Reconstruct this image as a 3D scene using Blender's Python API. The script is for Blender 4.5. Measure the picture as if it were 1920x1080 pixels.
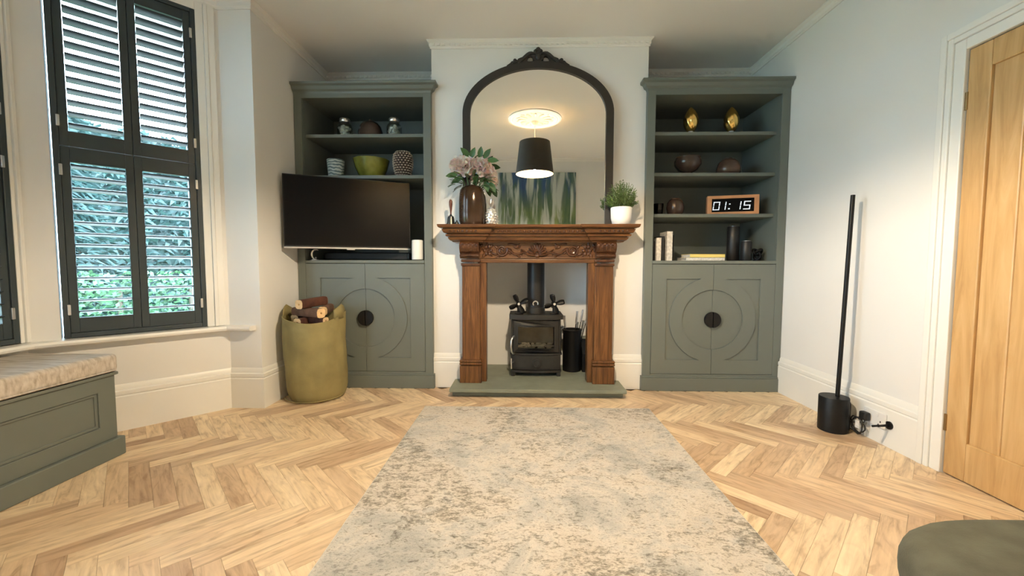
import bpy, bmesh, math, random
from mathutils import Vector, Matrix, noise
from mathutils.geometry import tessellate_polygon
PI = math.pi
S = bpy.context.scene
C = S.collection
for o in list(bpy.data.objects): bpy.data.objects.remove(o)

# ------------------------------------------------------------------ camera
F_PX, PITCH, YAW, ROLL = 758.39, 0.0582, 0.0271, 0.0020
CAM = Vector((0.0, -3.2484, 1.0))
def cam_axes():
    cp, sp, cy, sy, cr, sr = math.cos(PITCH), math.sin(PITCH), math.cos(YAW), math.sin(YAW), math.cos(ROLL), math.sin(ROLL)
    f = Vector((-sy*cp, cy*cp, -sp)); rt = Vector((cy, sy, 0)); up = rt.cross(f)
    return rt*cr + up*sr, up*cr - rt*sr, f
rt, up, fw = cam_axes()
cd = bpy.data.cameras.new('camera'); cam = bpy.data.objects.new('camera', cd); C.objects.link(cam)
m = Matrix.Identity(4)
for i in range(3): m[i][0], m[i][1], m[i][2], m[i][3] = rt[i], up[i], -fw[i], CAM[i]
cam.matrix_world = m
cd.sensor_width = 36; cd.lens = F_PX/1920*36; cd.clip_start = 0.02; cd.clip_end = 200
S.camera = cam

# ------------------------------------------------------------------ sky and exposure
SKY = (0.60, 0.81, 1.0); SKY_STRENGTH = 13.0
BULB_STRENGTH = 2150.0; BULB_COLOR = (1.0, 0.80, 0.56)
w = bpy.data.worlds.new('overcast_sky'); S.world = w; w.use_nodes = True
bg = w.node_tree.nodes['Background']; bg.inputs[0].default_value = (*SKY, 1); bg.inputs[1].default_value = SKY_STRENGTH
S.view_settings.view_transform = 'Standard'; S.view_settings.look = 'None'
S.view_settings.exposure = 1.27; S.view_settings.gamma = 1.0; S.view_settings.use_curve_mapping = False

# ------------------------------------------------------------------ materials
MATS = {}
def nodes(name):
    m = bpy.data.materials.new(name); m.use_nodes = True
    nt = m.node_tree; b = nt.nodes['Principled BSDF']; MATS[name] = m
    return m, nt, b
def link(nt, a, b): nt.links.new(a, b)
def N(nt, t, **kw):
    n = nt.nodes.new(t)
    for k, v in kw.items():
        if k in n.inputs: n.inputs[k].default_value = v
        else: setattr(n, k, v)
    return n
def ramp(nt, fac, stops):
    r = nt.nodes.new('ShaderNodeValToRGB'); e = r.color_ramp.elements
    while len(e) < len(stops): e.new(0.5)
    for i, (p, c) in enumerate(stops): e[i].position = p; e[i].color = (*c, 1)
    link(nt, fac, r.inputs[0]); return r
def plain(name, col, rough=0.5, metal=0.0, var=0.06, scale=6.0, bump=0.0, bscale=80.0, spec=0.5, **extra):
    m, nt, b = nodes(name)
    tc = N(nt, 'ShaderNodeTexCoord'); nz = N(nt, 'ShaderNodeTexNoise', Scale=scale, Detail=3.0)
    link(nt, tc.outputs['Object'], nz.inputs['Vector'])
    lo = tuple(c*(1-var) for c in col); hi = tuple(min(1, c*(1+var)) for c in col)
    r = ramp(nt, nz.outputs['Fac'], [(0.3, lo), (0.7, hi)]); link(nt, r.outputs[0], b.inputs['Base Color'])
    b.inputs['Roughness'].default_value = rough; b.inputs['Metallic'].default_value = metal
    b.inputs['Specular IOR Level'].default_value = spec
    if bump:
        nb = N(nt, 'ShaderNodeTexNoise', Scale=bscale, Detail=4.0); link(nt, tc.outputs['Object'], nb.inputs['Vector'])
        bp = N(nt, 'ShaderNodeBump', Strength=bump, Distance=0.004); link(nt, nb.outputs['Fac'], bp.inputs['Height']); link(nt, bp.outputs[0], b.inputs['Normal'])
    for k, v in extra.items(): b.inputs[k.replace('_', ' ')].default_value = v
    return m
def emit(name, col, strength):
    m, nt, b = nodes(name); b.inputs['Base Color'].default_value = (*col, 1)
    b.inputs['Emission Color'].default_value = (*col, 1); b.inputs['Emission Strength'].default_value = strength
    return m
def wood(name, stops, scale=(14, 14, 1.2), rough=0.45, dist=1.5, bump=0.15, coord='Object', nscale=1.6):
    m, nt, b = nodes(name)
    tc = N(nt, 'ShaderNodeTexCoord'); mp = N(nt, 'ShaderNodeMapping'); mp.inputs['Scale'].default_value = scale
    link(nt, tc.outputs[coord], mp.inputs[0])
    nz = N(nt, 'ShaderNodeTexNoise', Scale=nscale, Detail=6.0, Roughness=0.62, Distortion=dist); link(nt, mp.outputs[0], nz.inputs['Vector'])
    r = ramp(nt, nz.outputs['Fac'], stops); link(nt, r.outputs[0], b.inputs['Base Color'])
    bp = N(nt, 'ShaderNodeBump', Strength=bump, Distance=0.002); link(nt, nz.outputs['Fac'], bp.inputs['Height']); link(nt, bp.outputs[0], b.inputs['Normal'])
    b.inputs['Roughness'].default_value = rough
    return m
plain('wall_paint', (0.80, 0.80, 0.785), 0.85, var=0.02, scale=1.5, bump=0.03, bscale=200)
plain('ceiling_paint', (0.86, 0.86, 0.85), 0.9, var=0.02, scale=1.0)
plain('white_gloss', (0.85, 0.845, 0.81), 0.35, var=0.02, scale=3)
plain('plaster_white', (0.85, 0.84, 0.81), 0.7, var=0.02)
plain('sage_paint', (0.146, 0.166, 0.150), 0.45, var=0.04, scale=3)
plain('shutter_paint', (0.042, 0.056, 0.064), 0.35, var=0.06, scale=4, spec=0.38)
plain('black_metal', (0.006, 0.006, 0.0065), 0.45, 0.0, var=0.2, spec=0.3)
plain('cast_iron', (0.028, 0.027, 0.025), 0.5, 0.3, var=0.2, bump=0.08, bscale=150)
plain('flue_black', (0.016, 0.016, 0.017), 0.42, 0.2, var=0.15)
plain('chrome', (0.86, 0.86, 0.85), 0.3, 1.0, var=0.02)
plain('brass_aged', (0.36, 0.25, 0.12), 0.4, 1.0, var=0.1)
plain('gold', (0.95, 0.62, 0.20), 0.22, 1.0, var=0.08, scale=40, Emission_Strength=0.0)
plain('slate', (0.215, 0.235, 0.185), 0.55, var=0.12, scale=9, bump=0.12, bscale=40)
plain('mirror_frame', (0.022, 0.019, 0.017), 0.5, var=0.2, bump=0.1)
plain('screen_black', (0.004, 0.004, 0.0045), 0.3, var=0.1, spec=0.12)
plain('plastic_black', (0.012, 0.012, 0.013), 0.45, var=0.1)
plain('plastic_white', (0.80, 0.80, 0.79), 0.4, var=0.02)
plain('silver_trim', (0.66, 0.66, 0.67), 0.32, 1.0, var=0.03)
plain('canvas_bag', (0.27, 0.225, 0.095), 0.8, var=0.16, scale=7, bump=0.25, bscale=220)
plain('shade_outer', (0.030, 0.025, 0.019), 0.75, var=0.1, bump=0.1, bscale=400)
plain('shade_lining', (0.88, 0.72, 0.42), 0.5, var=0.02)
plain('footstool_fabric', (0.088, 0.090, 0.067), 0.95, var=0.22, scale=14, bump=0.35, bscale=260)
plain('pink_petal', (1.0, 0.74, 0.69), 0.6, var=0.14, scale=22, Subsurface_Weight=0.6, Subsurface_Scale=0.03)
plain('leaf_green', (0.045, 0.115, 0.032), 0.45, var=0.3, scale=12)
plain('leaf_dull', (0.10, 0.105, 0.055), 0.6, var=0.35, scale=14)
plain('herb_green', (0.13, 0.20, 0.062), 0.6, var=0.4, scale=20)
plain('pot_white', (0.83, 0.82, 0.80), 0.6, var=0.03, bump=0.12, bscale=30)
plain('vase_bronze', (0.042, 0.022, 0.012), 0.15, 0.35, var=0.3, scale=8)
plain('dark_wood', (0.10, 0.028, 0.014), 0.35, var=0.2)
plain('pewter', (0.07, 0.075, 0.072), 0.32, 0.9, var=0.2)
plain('log_bark', (0.085, 0.030, 0.018), 0.85, var=0.3, scale=20, bump=0.4, bscale=60)
plain('log_mid', (0.16, 0.085, 0.055), 0.85, var=0.3, scale=20, bump=0.4, bscale=60)
plain('log_end', (0.78, 0.55, 0.30), 0.85, var=0.12, scale=30)
plain('book_white', (0.76, 0.73, 0.68), 0.8, var=0.2, scale=50)
plain('book_grey', (0.50, 0.47, 0.42), 0.8, var=0.3, scale=60)
plain('book_dark', (0.02, 0.02, 0.02), 0.6, var=0.2)
plain('book_yellow', (0.90, 0.72, 0.22), 0.6, var=0.06)
plain('olive_glaze', (0.16, 0.17, 0.028), 0.12, var=0.45, scale=9)
plain('brown_glass', (0.055, 0.035, 0.028), 0.15, var=0.3, scale=8)
plain('brown_ceramic', (0.09, 0.05, 0.035), 0.25, var=0.3, scale=8)
plain('jar_salt', (0.52, 0.56, 0.52), 0.4, var=0.25, scale=30)
plain('clock_wood', (0.62, 0.30, 0.14), 0.45, var=0.12, scale=12)
plain('soil', (0.05, 0.035, 0.02), 0.95, var=0.3, scale=40)
plain('ash_white', (0.85, 0.80, 0.70), 0.9, var=0.15, scale=30)
plain('firebrick', (0.66, 0.60, 0.50), 0.9, var=0.2, scale=8)
plain('lawn', (0.10, 0.17, 0.05), 0.95, var=0.4, scale=6)
plain('conifer_green', (0.020, 0.050, 0.045), 0.6, var=0.6, scale=5)
plain('hedge_green', (0.040, 0.105, 0.045), 0.6, var=0.5, scale=5)
plain('bark', (0.09, 0.07, 0.05), 0.9, var=0.3)
plain('bounce_stone', (0.45, 0.42, 0.38), 0.9, var=0.2, scale=4)
emit('bulb_glow', BULB_COLOR, BULB_STRENGTH)
emit('digit_glow', (0.82, 0.90, 1.0), 0.25)
wood('oak_surround', [(0.30, (0.050, 0.019, 0.007)), (0.46, (0.110, 0.044, 0.014)), (0.60, (0.175, 0.076, 0.024)), (0.78, (0.25, 0.120, 0.042))], (26, 26, 1.6), 0.32)
wood('oak_beam', [(0.30, (0.045, 0.017, 0.007)), (0.48, (0.100, 0.040, 0.013)), (0.62, (0.155, 0.066, 0.021)), (0.78, (0.22, 0.105, 0.036))], (1.6, 26, 26), 0.3)
wood('oak_carved', [(0.30, (0.030, 0.011, 0.006)), (0.52, (0.075, 0.029, 0.012)), (0.75, (0.14, 0.058, 0.022))], (9, 9, 9), 0.3)
wood('oak_door', [(0.30, (0.47, 0.275, 0.105)), (0.5, (0.60, 0.375, 0.16)), (0.7, (0.68, 0.455, 0.215))], (9, 9, 0.9), 0.42, bump=0.05)

def mk_floor(name):
    m, nt, b = nodes(name)
    uv = N(nt, 'ShaderNodeUVMap'); oi = N(nt, 'ShaderNodeObjectInfo'); ge = N(nt, 'ShaderNodeNewGeometry')
    ad = N(nt, 'ShaderNodeMath', operation='ADD'); link(nt, oi.outputs['Random'], ad.inputs[0]); link(nt, ge.outputs['Random Per Island'], ad.inputs[1])
    fr = N(nt, 'ShaderNodeMath', operation='FRACT'); link(nt, ad.outputs[0], fr.inputs[0])
    off = N(nt, 'ShaderNodeMath', operation='MULTIPLY'); link(nt, fr.outputs[0], off.inputs[0]); off.inputs[1].default_value = 53.0
    cx = N(nt, 'ShaderNodeCombineXYZ'); link(nt, off.outputs[0], cx.inputs[0]); link(nt, off.outputs[0], cx.inputs[1])
    va = N(nt, 'ShaderNodeVectorMath', operation='ADD'); link(nt, uv.outputs[0], va.inputs[0]); link(nt, cx.outputs[0], va.inputs[1])
    mp = N(nt, 'ShaderNodeMapping'); mp.inputs['Scale'].default_value = (3.2, 30, 1); link(nt, va.outputs[0], mp.inputs[0])
    g = N(nt, 'ShaderNodeTexNoise', Scale=1.0, Detail=6.0, Roughness=0.6, Distortion=1.4); link(nt, mp.outputs[0], g.inputs['Vector'])
    mp2 = N(nt, 'ShaderNodeMapping'); mp2.inputs['Scale'].default_value = (3.0, 9, 1); link(nt, va.outputs[0], mp2.inputs[0])
    k = N(nt, 'ShaderNodeTexNoise', Scale=1.6, Detail=3.0, Distortion=2.2); link(nt, mp2.outputs[0], k.inputs['Vector'])
    base = ramp(nt, fr.outputs[0], [(0.0, (0.46, 0.315, 0.205)), (0.12, (0.60, 0.44, 0.295)), (0.4, (0.76, 0.59, 0.40)), (0.75, (0.86, 0.71, 0.50)), (0.9, (0.80, 0.64, 0.44)), (1.0, (0.54, 0.39, 0.27))])
    grain = ramp(nt, g.outputs['Fac'], [(0.28, (0.56, 0.49, 0.43)), (0.48, (0.93, 0.91, 0.88)), (0.7, (1.12, 1.12, 1.12))])
    knot = ramp(nt, k.outputs['Fac'], [(0.28, (0.74, 0.67, 0.61)), (0.42, (0.97, 0.95, 0.93)), (0.52, (1.03, 1.02, 1.01)), (0.7, (1.07, 1.07, 1.05))])
    m1 = N(nt, 'ShaderNodeMix', data_type='RGBA', blend_type='MULTIPLY'); m1.inputs[0].default_value = 0.9
    link(nt, base.outputs[0], m1.inputs[6]); link(nt, grain.outputs[0], m1.inputs[7])
    m2 = N(nt, 'ShaderNodeMix', data_type='RGBA', blend_type='MULTIPLY'); m2.inputs[0].default_value = 0.9
    link(nt, m1.outputs[2], m2.inputs[6]); link(nt, knot.outputs[0], m2.inputs[7]); link(nt, m2.outputs[2], b.inputs['Base Color'])
    bp = N(nt, 'ShaderNodeBump', Strength=0.12, Distance=0.001); link(nt, g.outputs['Fac'], bp.inputs['Height']); link(nt, bp.outputs[0], b.inputs['Normal'])
    b.inputs['Roughness'].default_value = 0.42
    return m
mk_floor('oak_plank'); plain('floor_base', (0.22, 0.14, 0.08), 0.9)

def mk_rug():
    m, nt, b = nodes('rug_pile')
    tc = N(nt, 'ShaderNodeTexCoord')
    def nz(scale, sc=(1, 1, 1), detail=5.0, d=0.0, rough=0.6):
        mp = N(nt, 'ShaderNodeMapping'); mp.inputs['Scale'].default_value = sc; link(nt, tc.outputs['Object'], mp.inputs[0])
        n = N(nt, 'ShaderNodeTexNoise', Scale=scale, Detail=detail, Distortion=d, Roughness=rough); link(nt, mp.outputs[0], n.inputs['Vector']); return n
    a = nz(2.6, (1, 1.1, 1), 8.0, 0.5, 0.72); e = nz(1.9, (1, 1, 1), 5.0, 0.8, 0.6); f = nz(120.0, (0.7, 1.3, 1), 3.0, 0.3, 0.7); h = nz(34.0, (0.75, 1.25, 1), 6.0, 0.5, 0.8)
    base = ramp(nt, a.outputs['Fac'], [(0.34, (0.37, 0.375, 0.365)), (0.45, (0.51, 0.50, 0.475)), (0.52, (0.61, 0.575, 0.525)), (0.60, (0.58, 0.535, 0.475)), (0.70, (0.48, 0.475, 0.455))])
    s1 = N(nt, 'ShaderNodeMath', operation='MULTIPLY_ADD'); link(nt, e.outputs['Fac'], s1.inputs[0]); s1.inputs[1].default_value = 0.55; link(nt, h.outputs['Fac'], s1.inputs[2])
    s2 = N(nt, 'ShaderNodeMath', operation='MULTIPLY_ADD'); link(nt, f.outputs['Fac'], s2.inputs[0]); s2.inputs[1].default_value = 0.45; link(nt, s1.outputs[0], s2.inputs[2])
    mul = N(nt, 'ShaderNodeMath', operation='MULTIPLY'); link(nt, s2.outputs[0], mul.inputs[0]); mul.inputs[1].default_value = 0.5
    sr = ramp(nt, mul.outputs[0], [(0.40, (0.66, 0.65, 0.63)), (0.445, (0.98, 0.98, 0.97)), (0.485, (1.14, 1.13, 1.11)), (0.515, (0.92, 0.90, 0.87)), (0.55, (0.62, 0.60, 0.56)), (0.62, (0.30, 0.29, 0.27))])
    mx = N(nt, 'ShaderNodeMix', data_type='RGBA', blend_type='MULTIPLY'); mx.inputs[0].default_value = 1.0
    link(nt, base.outputs[0], mx.inputs[6]); link(nt, sr.outputs[0], mx.inputs[7]); link(nt, mx.outputs[2], b.inputs['Base Color'])
    bp = N(nt, 'ShaderNodeBump', Strength=0.5, Distance=0.006); link(nt, f.outputs['Fac'], bp.inputs['Height']); link(nt, bp.outputs[0], b.inputs['Normal'])
    b.inputs['Roughness'].default_value = 1.0; b.inputs['Specular IOR Level'].default_value = 0.1
mk_rug()

def mk_cushion():
    m, nt, b = nodes('cushion_stripe')
    tc = N(nt, 'ShaderNodeTexCoord'); wv = N(nt, 'ShaderNodeTexNoise', Scale=9.0, Detail=5.0, Distortion=0.3); cm = N(nt, 'ShaderNodeMapping'); cm.inputs['Scale'].default_value = (0.9, 7.0, 3.0)
    link(nt, tc.outputs['Object'], cm.inputs[0]); link(nt, cm.outputs[0], wv.inputs['Vector'])
    r = ramp(nt, wv.outputs['Fac'], [(0.3, (0.36, 0.31, 0.25)), (0.5, (0.50, 0.45, 0.39)), (0.72, (0.62, 0.58, 0.52))]); link(nt, r.outputs[0], b.inputs['Base Color'])
    b.inputs['Roughness'].default_value = 0.95
    nb = N(nt, 'ShaderNodeTexNoise', Scale=120.0); link(nt, tc.outputs['Object'], nb.inputs['Vector'])
    bp = N(nt, 'ShaderNodeBump', Strength=0.3, Distance=0.003); link(nt, nb.outputs['Fac'], bp.inputs['Height']); link(nt, bp.outputs[0], b.inputs['Normal'])
mk_cushion()

def mk_painting():
    m, nt, b = nodes('painted_canvas')
    tc = N(nt, 'ShaderNodeTexCoord')
    def nz(scale, sc, d=0.3):
        mp = N(nt, 'ShaderNodeMapping'); mp.inputs['Scale'].default_value = sc; link(nt, tc.outputs['Object'], mp.inputs[0])
        n = N(nt, 'ShaderNodeTexNoise', Scale=scale, Detail=5.0, Distortion=d); link(nt, mp.outputs[0], n.inputs['Vector']); return n
    a = nz(3.2, (1.6, 1, 0.22)); c = nz(9.0, (1.3, 1, 0.16), 0.6)
    top = ramp(nt, a.outputs['Fac'], [(0.30, (0.015, 0.045, 0.16)), (0.45, (0.03, 0.09, 0.22)), (0.53, (0.05, 0.12, 0.10)), (0.62, (0.10, 0.16, 0.17)), (0.75, (0.02, 0.06, 0.24))])
    bot = ramp(nt, a.outputs['Fac'], [(0.30, (0.05, 0.12, 0.05)), (0.45, (0.16, 0.24, 0.10)), (0.56, (0.06, 0.13, 0.07)), (0.70, (0.22, 0.30, 0.12))])
    sp = N(nt, 'ShaderNodeSeparateXYZ'); link(nt, tc.outputs['Object'], sp.inputs[0])
    mr = N(nt, 'ShaderNodeMapRange'); mr.inputs[1].default_value = 0.55; mr.inputs[2].default_value = 0.95; link(nt, sp.outputs[2], mr.inputs[0])
    mx = N(nt, 'ShaderNodeMix', data_type='RGBA'); link(nt, mr.outputs[0], mx.inputs[0]); link(nt, bot.outputs[0], mx.inputs[6]); link(nt, top.outputs[0], mx.inputs[7])
    wr = ramp(nt, c.outputs['Fac'], [(0.47, (0, 0, 0)), (0.60, (0.9, 0.9, 0.9))])
    mx2 = N(nt, 'ShaderNodeMix', data_type='RGBA'); link(nt, wr.outputs[0], mx2.inputs[0]); link(nt, mx.outputs[2], mx2.inputs[6]); mx2.inputs[7].default_value = (0.55, 0.62, 0.60, 1)
    link(nt, mx2.outputs[2], b.inputs['Base Color']); b.inputs['Roughness'].default_value = 0.6
mk_painting()

def mk_mirror():
    m, nt, b = nodes('mirror_glass'); b.inputs['Base Color'].default_value = (0.97, 0.975, 0.97, 1); b.inputs['Metallic'].default_value = 1; b.inputs['Roughness'].default_value = 0.0
mk_mirror()
def mk_glass(name, tint, gloss):
    m, nt, b = nodes(name); nt.nodes.remove(b)
    out = nt.nodes['Material Output']; t = N(nt, 'ShaderNodeBsdfTransparent'); t.inputs[0].default_value = (*tint, 1)
    g = N(nt, 'ShaderNodeBsdfGlossy', Roughness=0.02); mx = N(nt, 'ShaderNodeMixShader'); fr = N(nt, 'ShaderNodeFresnel', IOR=1.45)
    mu = N(nt, 'ShaderNodeMath', operation='MULTIPLY'); link(nt, fr.outputs[0], mu.inputs[0]); mu.inputs[1].default_value = gloss
    link(nt, mu.outputs[0], mx.inputs[0]); link(nt, t.outputs[0], mx.inputs[1]); link(nt, g.outputs[0], mx.inputs[2]); link(nt, mx.outputs[0], out.inputs[0])
mk_glass('window_glass', (0.97, 0.985, 0.98), 0.8); mk_glass('stove_glass', (0.80, 0.77, 0.70), 1.0); mk_glass('jar_glass', (0.95, 0.97, 0.96), 0.6); mk_glass('smoked_glass', (0.25, 0.2, 0.18), 1.0)

def mk_swirl():
    m, nt, b = nodes('swirl_ceramic'); tc = N(nt, 'ShaderNodeTexCoord')
    wv = N(nt, 'ShaderNodeTexWave', Scale=14.0, Distortion=7.0, Detail=2.0); wv.bands_direction = 'Z'; link(nt, tc.outputs['Object'], wv.inputs['Vector'])
    r = ramp(nt, wv.outputs['Fac'], [(0.25, (0.10, 0.16, 0.19)), (0.55, (0.48, 0.55, 0.56))]); link(nt, r.outputs[0], b.inputs['Base Color']); b.inputs['Roughness'].default_value = 0.35
mk_swirl()
plain('weave_pale', (0.50, 0.44, 0.38), 0.8, var=0.25, scale=60); plain('weave_dark', (0.05, 0.035, 0.03), 0.8, var=0.25, scale=60)

# ------------------------------------------------------------------ mesh helpers
ROOT = {}
class MB:
    def __init__(s): s.v = []; s.f = []; s.fm = []; s.uv = {}
    def add(s, vs, fs, mi=0):
        b = len(s.v); s.v += [Vector(p) for p in vs]; s.f += [tuple(b+i for i in f) for f in fs]; s.fm += [mi]*len(fs); return s
    def box(s, x0, x1, y0, y1, z0, z1, mi=0, M=None):
        vs = [(x, y, z) for z in (z0, z1) for y in (y0, y1) for x in (x0, x1)]
        if M is not None: vs = [M @ Vector(p) for p in vs]
        return s.add(vs, [(0, 2, 3, 1), (4, 5, 7, 6), (0, 1, 5, 4), (2, 6, 7, 3), (0, 4, 6, 2), (1, 3, 7, 5)], mi)
    def prism(s, polys, a, b, fn=None, mi=0):
        # polys: [outer, hole, ...] 2D; fn(u,v,w) -> 3D ; extruded w = a..b
        if fn is None: fn = lambda u, v, w: (u, w, v)
        tri = tessellate_polygon([[Vector((p[0], p[1], 0)) for p in q] for q in polys])
        flat = [p for q in polys for p in q]; n = len(flat)
        vs = [fn(p[0], p[1], a) for p in flat] + [fn(p[0], p[1], b) for p in flat]
        fs = [tuple(t) for t in tri] + [tuple(i+n for i in reversed(t)) for t in tri]
        k = 0
        for q in polys:
            for i in range(len(q)):
                j = (i+1) % len(q); fs.append((k+i, k+j, n+k+j, n+k+i))
            k += len(q)
        return s.add(vs, fs, mi)
    def lathe(s, prof, c=(0, 0, 0), seg=24, sx=1, sy=1, mi=0, fn=None, closed=False):
        vs = []; fs = []; n = len(prof)
        for i in range(seg):
            a = 2*PI*i/seg
            for (r, z) in prof:
                p = Vector((c[0]+r*sx*math.cos(a), c[1]+r*sy*math.sin(a), c[2]+z)); vs.append(fn(p, a) if fn else p)
        for i in range(seg):
            j = (i+1) % seg
            for k in range(n-1):
                fs.append((i*n+k, j*n+k, j*n+k+1, i*n+k+1))
            if closed: fs.append((i*n+n-1, j*n+n-1, j*n, i*n))
        if not closed:
            if prof[0][0] > 1e-6: fs.append(tuple(i*n for i in reversed(range(seg))))
            if prof[-1][0] > 1e-6: fs.append(tuple(i*n+n-1 for i in range(seg)))
        return s.add(vs, fs, mi)
    def tube(s, pts, r, seg=8, mi=0, closed=False, caps=True):
        pts = [Vector(p) for p in pts]; n = len(pts); rs = r if isinstance(r, (list, tuple)) else [r]*n
        vs = []; fs = []; ref = None
        for i, p in enumerate(pts):
            if closed: t = pts[(i+1) % n]-pts[i-1]
            else: t = pts[min(i+1, n-1)]-pts[max(i-1, 0)]
            t.normalize()
            if ref is None: ref = t.orthogonal().normalized()
            ref = (ref - t*ref.dot(t)).normalized(); q = t.cross(ref)
            for k in range(seg):
                a = 2*PI*k/seg; vs.append(p + (ref*math.cos(a)+q*math.sin(a))*rs[i])
        for i in range(n if closed else n-1):
            i2 = (i+1) % n
            for k in range(seg): fs.append((i*seg+k, i*seg+(k+1) % seg, i2*seg+(k+1) % seg, i2*seg+k))
        if caps and not closed: fs += [tuple(reversed(range(seg))), tuple((n-1)*seg+k for k in range(seg))]
        return s.add(vs, fs, mi)
    def cyl(s, p0, p1, r, seg=16, mi=0, r1=None): return s.tube([p0, p1], [r, r if r1 is None else r1], seg, mi)
    def ball(s, c, rx, ry=None, rz=None, seg=12, ring=8, M=None, mi=0):
        ry = rx if ry is None else ry; rz = rx if rz is None else rz; vs = []; fs = []
        for i in range(1, ring):
            t = PI*i/ring
            for k in range(seg):
                a = 2*PI*k/seg; vs.append(Vector((rx*math.sin(t)*math.cos(a), ry*math.sin(t)*math.sin(a), rz*math.cos(t))))
        vs += [Vector((0, 0, rz)), Vector((0, 0, -rz))]; T, B = len(vs)-2, len(vs)-1
        for i in range(ring-2):
            for k in range(seg): fs.append((i*seg+k, (i+1)*seg+k, (i+1)*seg+(k+1) % seg, i*seg+(k+1) % seg))
        for k in range(seg): fs.append((T, k, (k+1) % seg)); fs.append((B, (ring-2)*seg+(k+1) % seg, (ring-2)*seg+k))
        if M is not None: vs = [M @ v for v in vs]
        return s.add([v+Vector(c) for v in vs], fs, mi)
    def sweep(s, path, prof, closed=False, mi=0):
        # path: plan points, interior on the LEFT; prof: (offset to the left, z)
        P = [Vector((p[0], p[1])) for p in path]; n = len(P); k = len(prof); vs = []; fs = []
        nor = lambda a, b: Vector((-(b-a).y, (b-a).x)).normalized()
        for i in range(n):
            if closed or 0 < i < n-1:
                n1 = nor(P[i-1], P[i]); n2 = nor(P[i], P[(i+1) % n]); mt = (n1+n2); mt = mt/(mt.dot(n1))
            else: mt = nor(P[0], P[1]) if i == 0 else nor(P[-2], P[-1])
            for (o, z) in prof: q = P[i]+mt*o; vs.append((q.x, q.y, z))
        for i in range(n if closed else n-1):
            j = (i+1) % n
            for t in range(k): u = (t+1) % k; fs.append((i*k+t, j*k+t, j*k+u, i*k+u))
        if not closed: fs += [tuple(range(k)), tuple((n-1)*k+t for t in reversed(range(k)))]
        return s.add(vs, fs, mi)
    def mesh(s, name, mats, sub=Vector((0, 0, 0)), smooth=None):
        me = bpy.data.meshes.new(name); me.from_pydata([v-sub for v in s.v], [], s.f)
        for mm in (mats if isinstance(mats, (list, tuple)) else [mats]): me.materials.append(MATS[mm])
        if any(s.fm): me.polygons.foreach_set('material_index', s.fm)
        bm = bmesh.new(); bm.from_mesh(me); bmesh.ops.recalc_face_normals(bm, faces=bm.faces); bm.to_mesh(me); bm.free()
        if smooth:
            me.polygons.foreach_set('use_smooth', [True]*len(me.polygons)); me.set_sharp_from_angle(angle=math.radians(smooth))
        me.update(); return me
    def build(s, name, mats, parent=None, smooth=None, bevel=0.0, local=False):
        sub = Vector((0, 0, 0))
        if parent is not None and not local: sub = ROOT.get(parent.name, sub)
        o = bpy.data.objects.new(name, s.mesh(name, mats, sub, smooth)); C.objects.link(o)
        if parent is not None: o.parent = parent; ROOT[o.name] = ROOT.get(parent.name, Vector((0, 0, 0)))
        else: ROOT[o.name] = Vector((0, 0, 0))
        if bevel:
            b = o.modifiers.new('edge', 'BEVEL'); b.width = bevel; b.segments = 2; b.limit_method = 'ANGLE'; b.angle_limit = math.radians(40)
        return o
def tag(o, label=None, cat=None, group=None, kind=None):
    if label: o['label'] = label
    if cat: o['category'] = cat
    if group: o['group'] = group
    if kind: o['kind'] = kind
    return o
def thing(name, label, cat, loc=(0, 0, 0), rz=0.0, group=None, kind=None):
    o = bpy.data.objects.new(name, None); C.objects.link(o); o.location = loc; o.rotation_euler = (0, 0, rz); o.empty_display_size = 0.1
    ROOT[o.name] = Vector(loc); return tag(o, label, cat, group, kind)
def struct(mb, name, mat, label=None, **k): return tag(mb.build(name, mat, **k), label, kind='structure')
def inst(me, name, parent, loc, rot=(0, 0, 0)):
    o = bpy.data.objects.new(name, me); C.objects.link(o); o.parent = parent; o.location = loc; o.rotation_euler = rot; ROOT[o.name] = Vector((0, 0, 0)); return o

# ------------------------------------------------------------------ room numbers
H = 2.74; XL, XR = -1.81, 2.03; YB = 0.52; CL, CR = -0.724, 0.964; YF = -3.6
P0 = Vector((-2.03, -0.52, 0)); dA = Vector((-0.68, -0.7332, 0)); C1 = P0+dA*0.9
YB2 = -2.61; C2 = Vector((C1.x, YB2, 0)); P3 = Vector((-2.03, YB2-0.66, 0))
PLAN = [(XR, YF), (XR, YB), (CR, YB), (CR, 0), (CL, 0), (CL, YB), (XL, YB), (XL, -0.52), (P0.x, P0.y), (C1.x, C1.y), (C2.x, C2.y), (P3.x, P3.y), (XL, P3.y), (XL, YF)]

# floor base, ceiling
floor = struct(MB().box(-3.0, XR+0.2, YF-0.2, 0.75, -0.16, -0.011), 'floor', 'floor_base', 'pale oak herringbone plank floor of the room')
ceiling = struct(MB().box(-3.0, XR+0.2, YF-0.2, 0.75, H, H+0.15), 'ceiling', 'ceiling_paint', 'flat white ceiling of the living room')
struct(MB().box(XL-0.44, XL, -0.52, 0.75, -0.01, H), 'wall_left', 'wall_paint', 'pale wall between bay window and left alcove cabinet')
struct(MB().box(XL-0.44, XL, YF-0.2, P3.y, -0.01, H), 'wall_left_near', 'wall_paint', 'pale pier on the near side of the bay')
struct(MB().box(XL, CL, YB, 0.75, -0.01, H), 'wall_alcove_left', 'wall_paint', 'pale wall behind the left alcove cabinet')
struct(MB().box(CR, XR, YB, 0.75, -0.01, H), 'wall_alcove_right', 'wall_paint', 'pale wall behind the right alcove cabinet')
FX0, FX1, FZ, FY = -0.40, 0.62, 1.16, 0.47
b = MB(); b.box(CL, FX0, 0, 0.74, -0.01, H); b.box(FX1, CR, 0, 0.74, -0.01, H); b.box(FX0, FX1, 0, 0.74, FZ, H); b.box(FX0, FX1, FY, 0.74, -0.01, FZ)
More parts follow.
